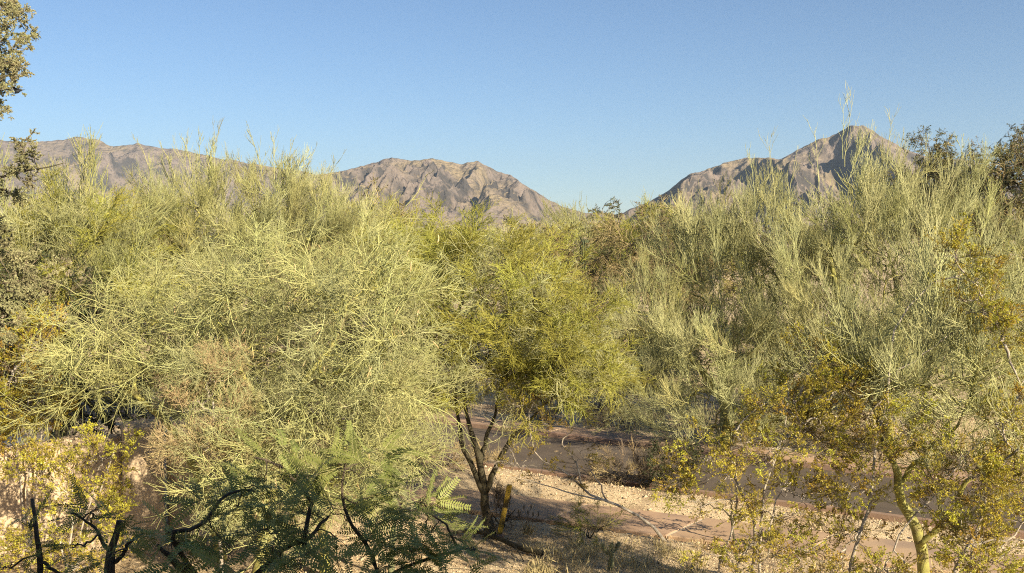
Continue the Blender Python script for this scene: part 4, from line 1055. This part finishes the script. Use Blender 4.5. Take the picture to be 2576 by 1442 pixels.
# fallen branch lying in front of the trunk
pts = [gnd(1140, 1346), gnd(1190, 1342), gnd(1240, 1355), gnd(1285, 1375), gnd(1330, 1392), gnd(1365, 1400)]
fb = thing('fallen_branch', 'long dark fallen branch lying on the gravel at the foot of the middle trunk', 'branch', pts[2])
mb = MB(); mb.tubes(curve([p - pts[2] + (0, 0, .045) for p in pts], 20, rng, .006), np.linspace(.028, .05, 20), 7, cap=True); mb.obj('stem', M['bark_dark'], fb)
mb = MB(); mb.tubes(curve([pts[3] - pts[2] + (0, 0, .05), gnd(1300, 1392) - pts[2] + (0, 0, .06), gnd(1318, 1416) - pts[2] + (0, 0, .03)], 10, rng, .004), np.linspace(.018, .006, 10), 5, cap=True); mb.obj('side_branch', M['bark_dark'], fb)

# dried flower clump with dark seed heads
b = gnd(1326, 1347)
fl = thing('dried_flower', 'small dried plant with dark upright seed heads, right of the yellow post', 'plant', b)
r = np.random.default_rng(4)
heads = [(1305, 1262), (1318, 1251), (1336, 1250), (1328, 1264), (1341, 1268), (1354, 1268)]
for u, v in heads:
    t = at(u, v + 30, b[1] - .1) - b
    f = np.array([r.normal(0, .04), r.normal(0, .04), 0])
    c = curve([f, f * .5 + t * .5 + (0, 0, .05), t], 8)
    st = MB().tubes(c, np.linspace(.004, .003, 8), 4).obj('stem', M['twig_brown'], fl)
    MB().tubes(np.array([t + (0, 0, z) for z in (-.01, .015, .04, .065, .075)]), [.004, .012, .013, .008, .002], 6).obj('seed_head', M['bark_dark'], st)
mb = MB()
P = r.normal(0, .05, (90, 3)) * (1, 1, 0)
D = np.array([0, 0, 1.0]) + r.normal(0, .45, P.shape)
mb.leaves(P, D, r.uniform(.1, .28, 90), .007, 0, r)
tag(mb.obj('dry_leaves', M['straw'], fl), kind='stuff')

# small dark bird at the end of a twig, top left
M['bird'] = material('dark feathers', (.025, .03, .038), (.04, .045, .05), 30, .5)
b = at(47, 236, 8.6)
bird = thing('bird', 'tiny dark bird clinging to a twig tip at the left edge of the sky', 'bird', b)
t = np.linspace(0, 1, 9)
c = np.stack([.07 * (t - .5), 0 * t, .012 * np.sin(t * 3) + .03 * t], 1)
MB().tubes(c, .018 * np.array([.12, .55, .95, 1.05, .9, .62, .7, .55, .08]), 8).obj('body', M['bird'], bird)
for s in (-1, 1):
    mb = MB()
    mb.add([(-.005, s * .012, .03), (.012, s * .014, .034), (-.02, s * .05, .055), (-.035, s * .035, .05), (-.03, s * .015, .02)], [(0, 1, 2), (0, 2, 3), (0, 3, 4)])
    mb.obj('wing', M['bird'], bird)
MB().add([(-.03, -.004, .0), (-.03, .004, .0), (-.075, .014, -.012), (-.075, -.014, -.012)], None, [(0, 1, 2, 3)]).obj('tail', M['bird'], bird)
MB().tubes(np.array([(.035, 0, .032), (.05, 0, .034), (.058, 0, .034)]), [.004, .002, .0005], 5).obj('beak', M['bird'], bird)

# ---- loose stones, litter and dry grass: uncountable
def scatter(n, r, dens=None):
    out = []
    tot = 0
    while tot < n:
        v = r.uniform(1015, 1500, n); u = r.uniform(-150, 2750, n)
        Yd = EYE * F / (v - 600) ; X = (u - 1288) / F * Yd
        k = ~paved(X, Yd, .03) & (Yd < 31)
        if dens is not None:
            k &= r.random(n) < dens(X, Yd)
        out.append(np.stack([X[k], Yd[k], ground_z(X[k], Yd[k])], 1)); tot += k.sum()
    return np.concatenate(out)[:n]
r = np.random.default_rng(77)
def pebbles(name, n, smin, smax, mat, seed):
    r = np.random.default_rng(seed)
    C = scatter(n, r)
    s = r.uniform(smin, smax, (n, 1, 1)) * C[:, None, 1:2] / 17
    O = np.array([(1, 0, 0), (0, 1, 0), (-1, 0, 0), (0, -1, 0), (0, 0, .8), (0, 0, -.8)])
    V = C[:, None] + O[None] * s * r.uniform(.6, 1.3, (n, 6, 1)) + np.array([0, 0, .25]) * s
    a = r.uniform(0, 6.28, n); ca, sa = np.cos(a)[:, None], np.sin(a)[:, None]
    d = V - C[:, None]
    V = C[:, None] + np.stack([d[..., 0] * ca - d[..., 1] * sa, d[..., 0] * sa + d[..., 1] * ca, d[..., 2]], -1)
    T = np.array([(0, 1, 4), (1, 2, 4), (2, 3, 4), (3, 0, 4), (1, 0, 5), (2, 1, 5), (3, 2, 5), (0, 3, 5)])
    mb = MB(); mb.add(V.reshape(-1, 3), (T[None] + np.arange(n)[:, None, None] * 6).reshape(-1, 3))
    return tag(mb.obj(name, mat, smooth=False), kind='stuff')
pebbles('gravel', 20000, .006, .021, material('tan stones', (.60, .475, .315), (.46, .355, .23), .9, .9), 5)
pebbles('gravel', 9000, .006, .018, material('brown stones', (.22, .155, .10), (.14, .10, .07), .9, .9), 6)
pebbles('gravel', 700, .02, .05, material('larger tan stones', (.52, .42, .29), (.36, .28, .19), 9, .9), 9)
n = 9000
C = scatter(n, r, lambda x, y: np.clip((fbm(x / .9, y / .9, 3) - .42) * 5, .06, 1))
m = 700                                                            # some of it blown onto the paving
yy = r.uniform(15.5, 26, m); xx = r.uniform(-4, 8, m); k = paved(xx, yy, -.25) & (yy < G_road_far(xx))
C[:k.sum()] = np.stack([xx[k], yy[k], np.full(k.sum(), .032)], 1)
D = r.normal(0, 1, (n, 3)); D[:, 2] = np.abs(D[:, 2]) * .35 + .1
D[:k.sum(), 2] = .05
mb = MB(); mb.leaves(C + (0, 0, .01), D, r.uniform(.04, .12, n), r.uniform(.004, .011, n), 0, r)
tag(mb.obj('leaf_litter', material('dry leaf litter', (.42, .31, .17), (.24, .165, .09), 1.5, .85)), kind='stuff')
n = 5200
cen = np.concatenate([at_ for at_ in [np.array([gnd(u, v) for u, v in zip(r.uniform(1330, 1760, 90), r.uniform(1375, 1470, 90))]), np.array([gnd(u, v) for u, v in zip(r.uniform(990, 1200, 30), r.uniform(1150, 1205, 30))]), np.array([gnd(u, v) for u, v in zip(r.uniform(1900, 2600, 40), r.uniform(1330, 1480, 40))])]])
C = cen[r.integers(len(cen), size=n)] + r.normal(0, .09, (n, 3)) * (1, 1, 0)
C = C[~paved(C[:, 0], C[:, 1], .02)]
D = np.array([0, 0, 1.0]) + r.normal(0, .55, C.shape)
mb = MB(); mb.leaves(C + (0, 0, .01), D, r.uniform(.08, .26, len(C)), r.uniform(.003, .006, len(C)), 0, r)
tag(mb.obj('dry_grass', material('dry grass', (.50, .41, .22), (.36, .30, .15), 1.2, .85)), kind='stuff')

# ---- warm desert air
m = bpy.data.materials.new('desert haze'); m.use_nodes = True
nt = m.node_tree
nt.nodes.remove(nt.nodes['Principled BSDF'])
pv = nt.nodes.new('ShaderNodeVolumePrincipled')
pv.inputs['Color'].default_value = (.66, .82, 1, 1)
pv.inputs['Density'].default_value = .00006
pv.inputs['Anisotropy'].default_value = .2
nt.links.new(pv.outputs[0], nt.nodes['Material Output'].inputs['Volume'])
mb = MB(); box(mb, (0, 4450, -4), (19000, 9300, 720))
hz = mb.obj('haze', m, smooth=False); tag(hz, kind='stuff')
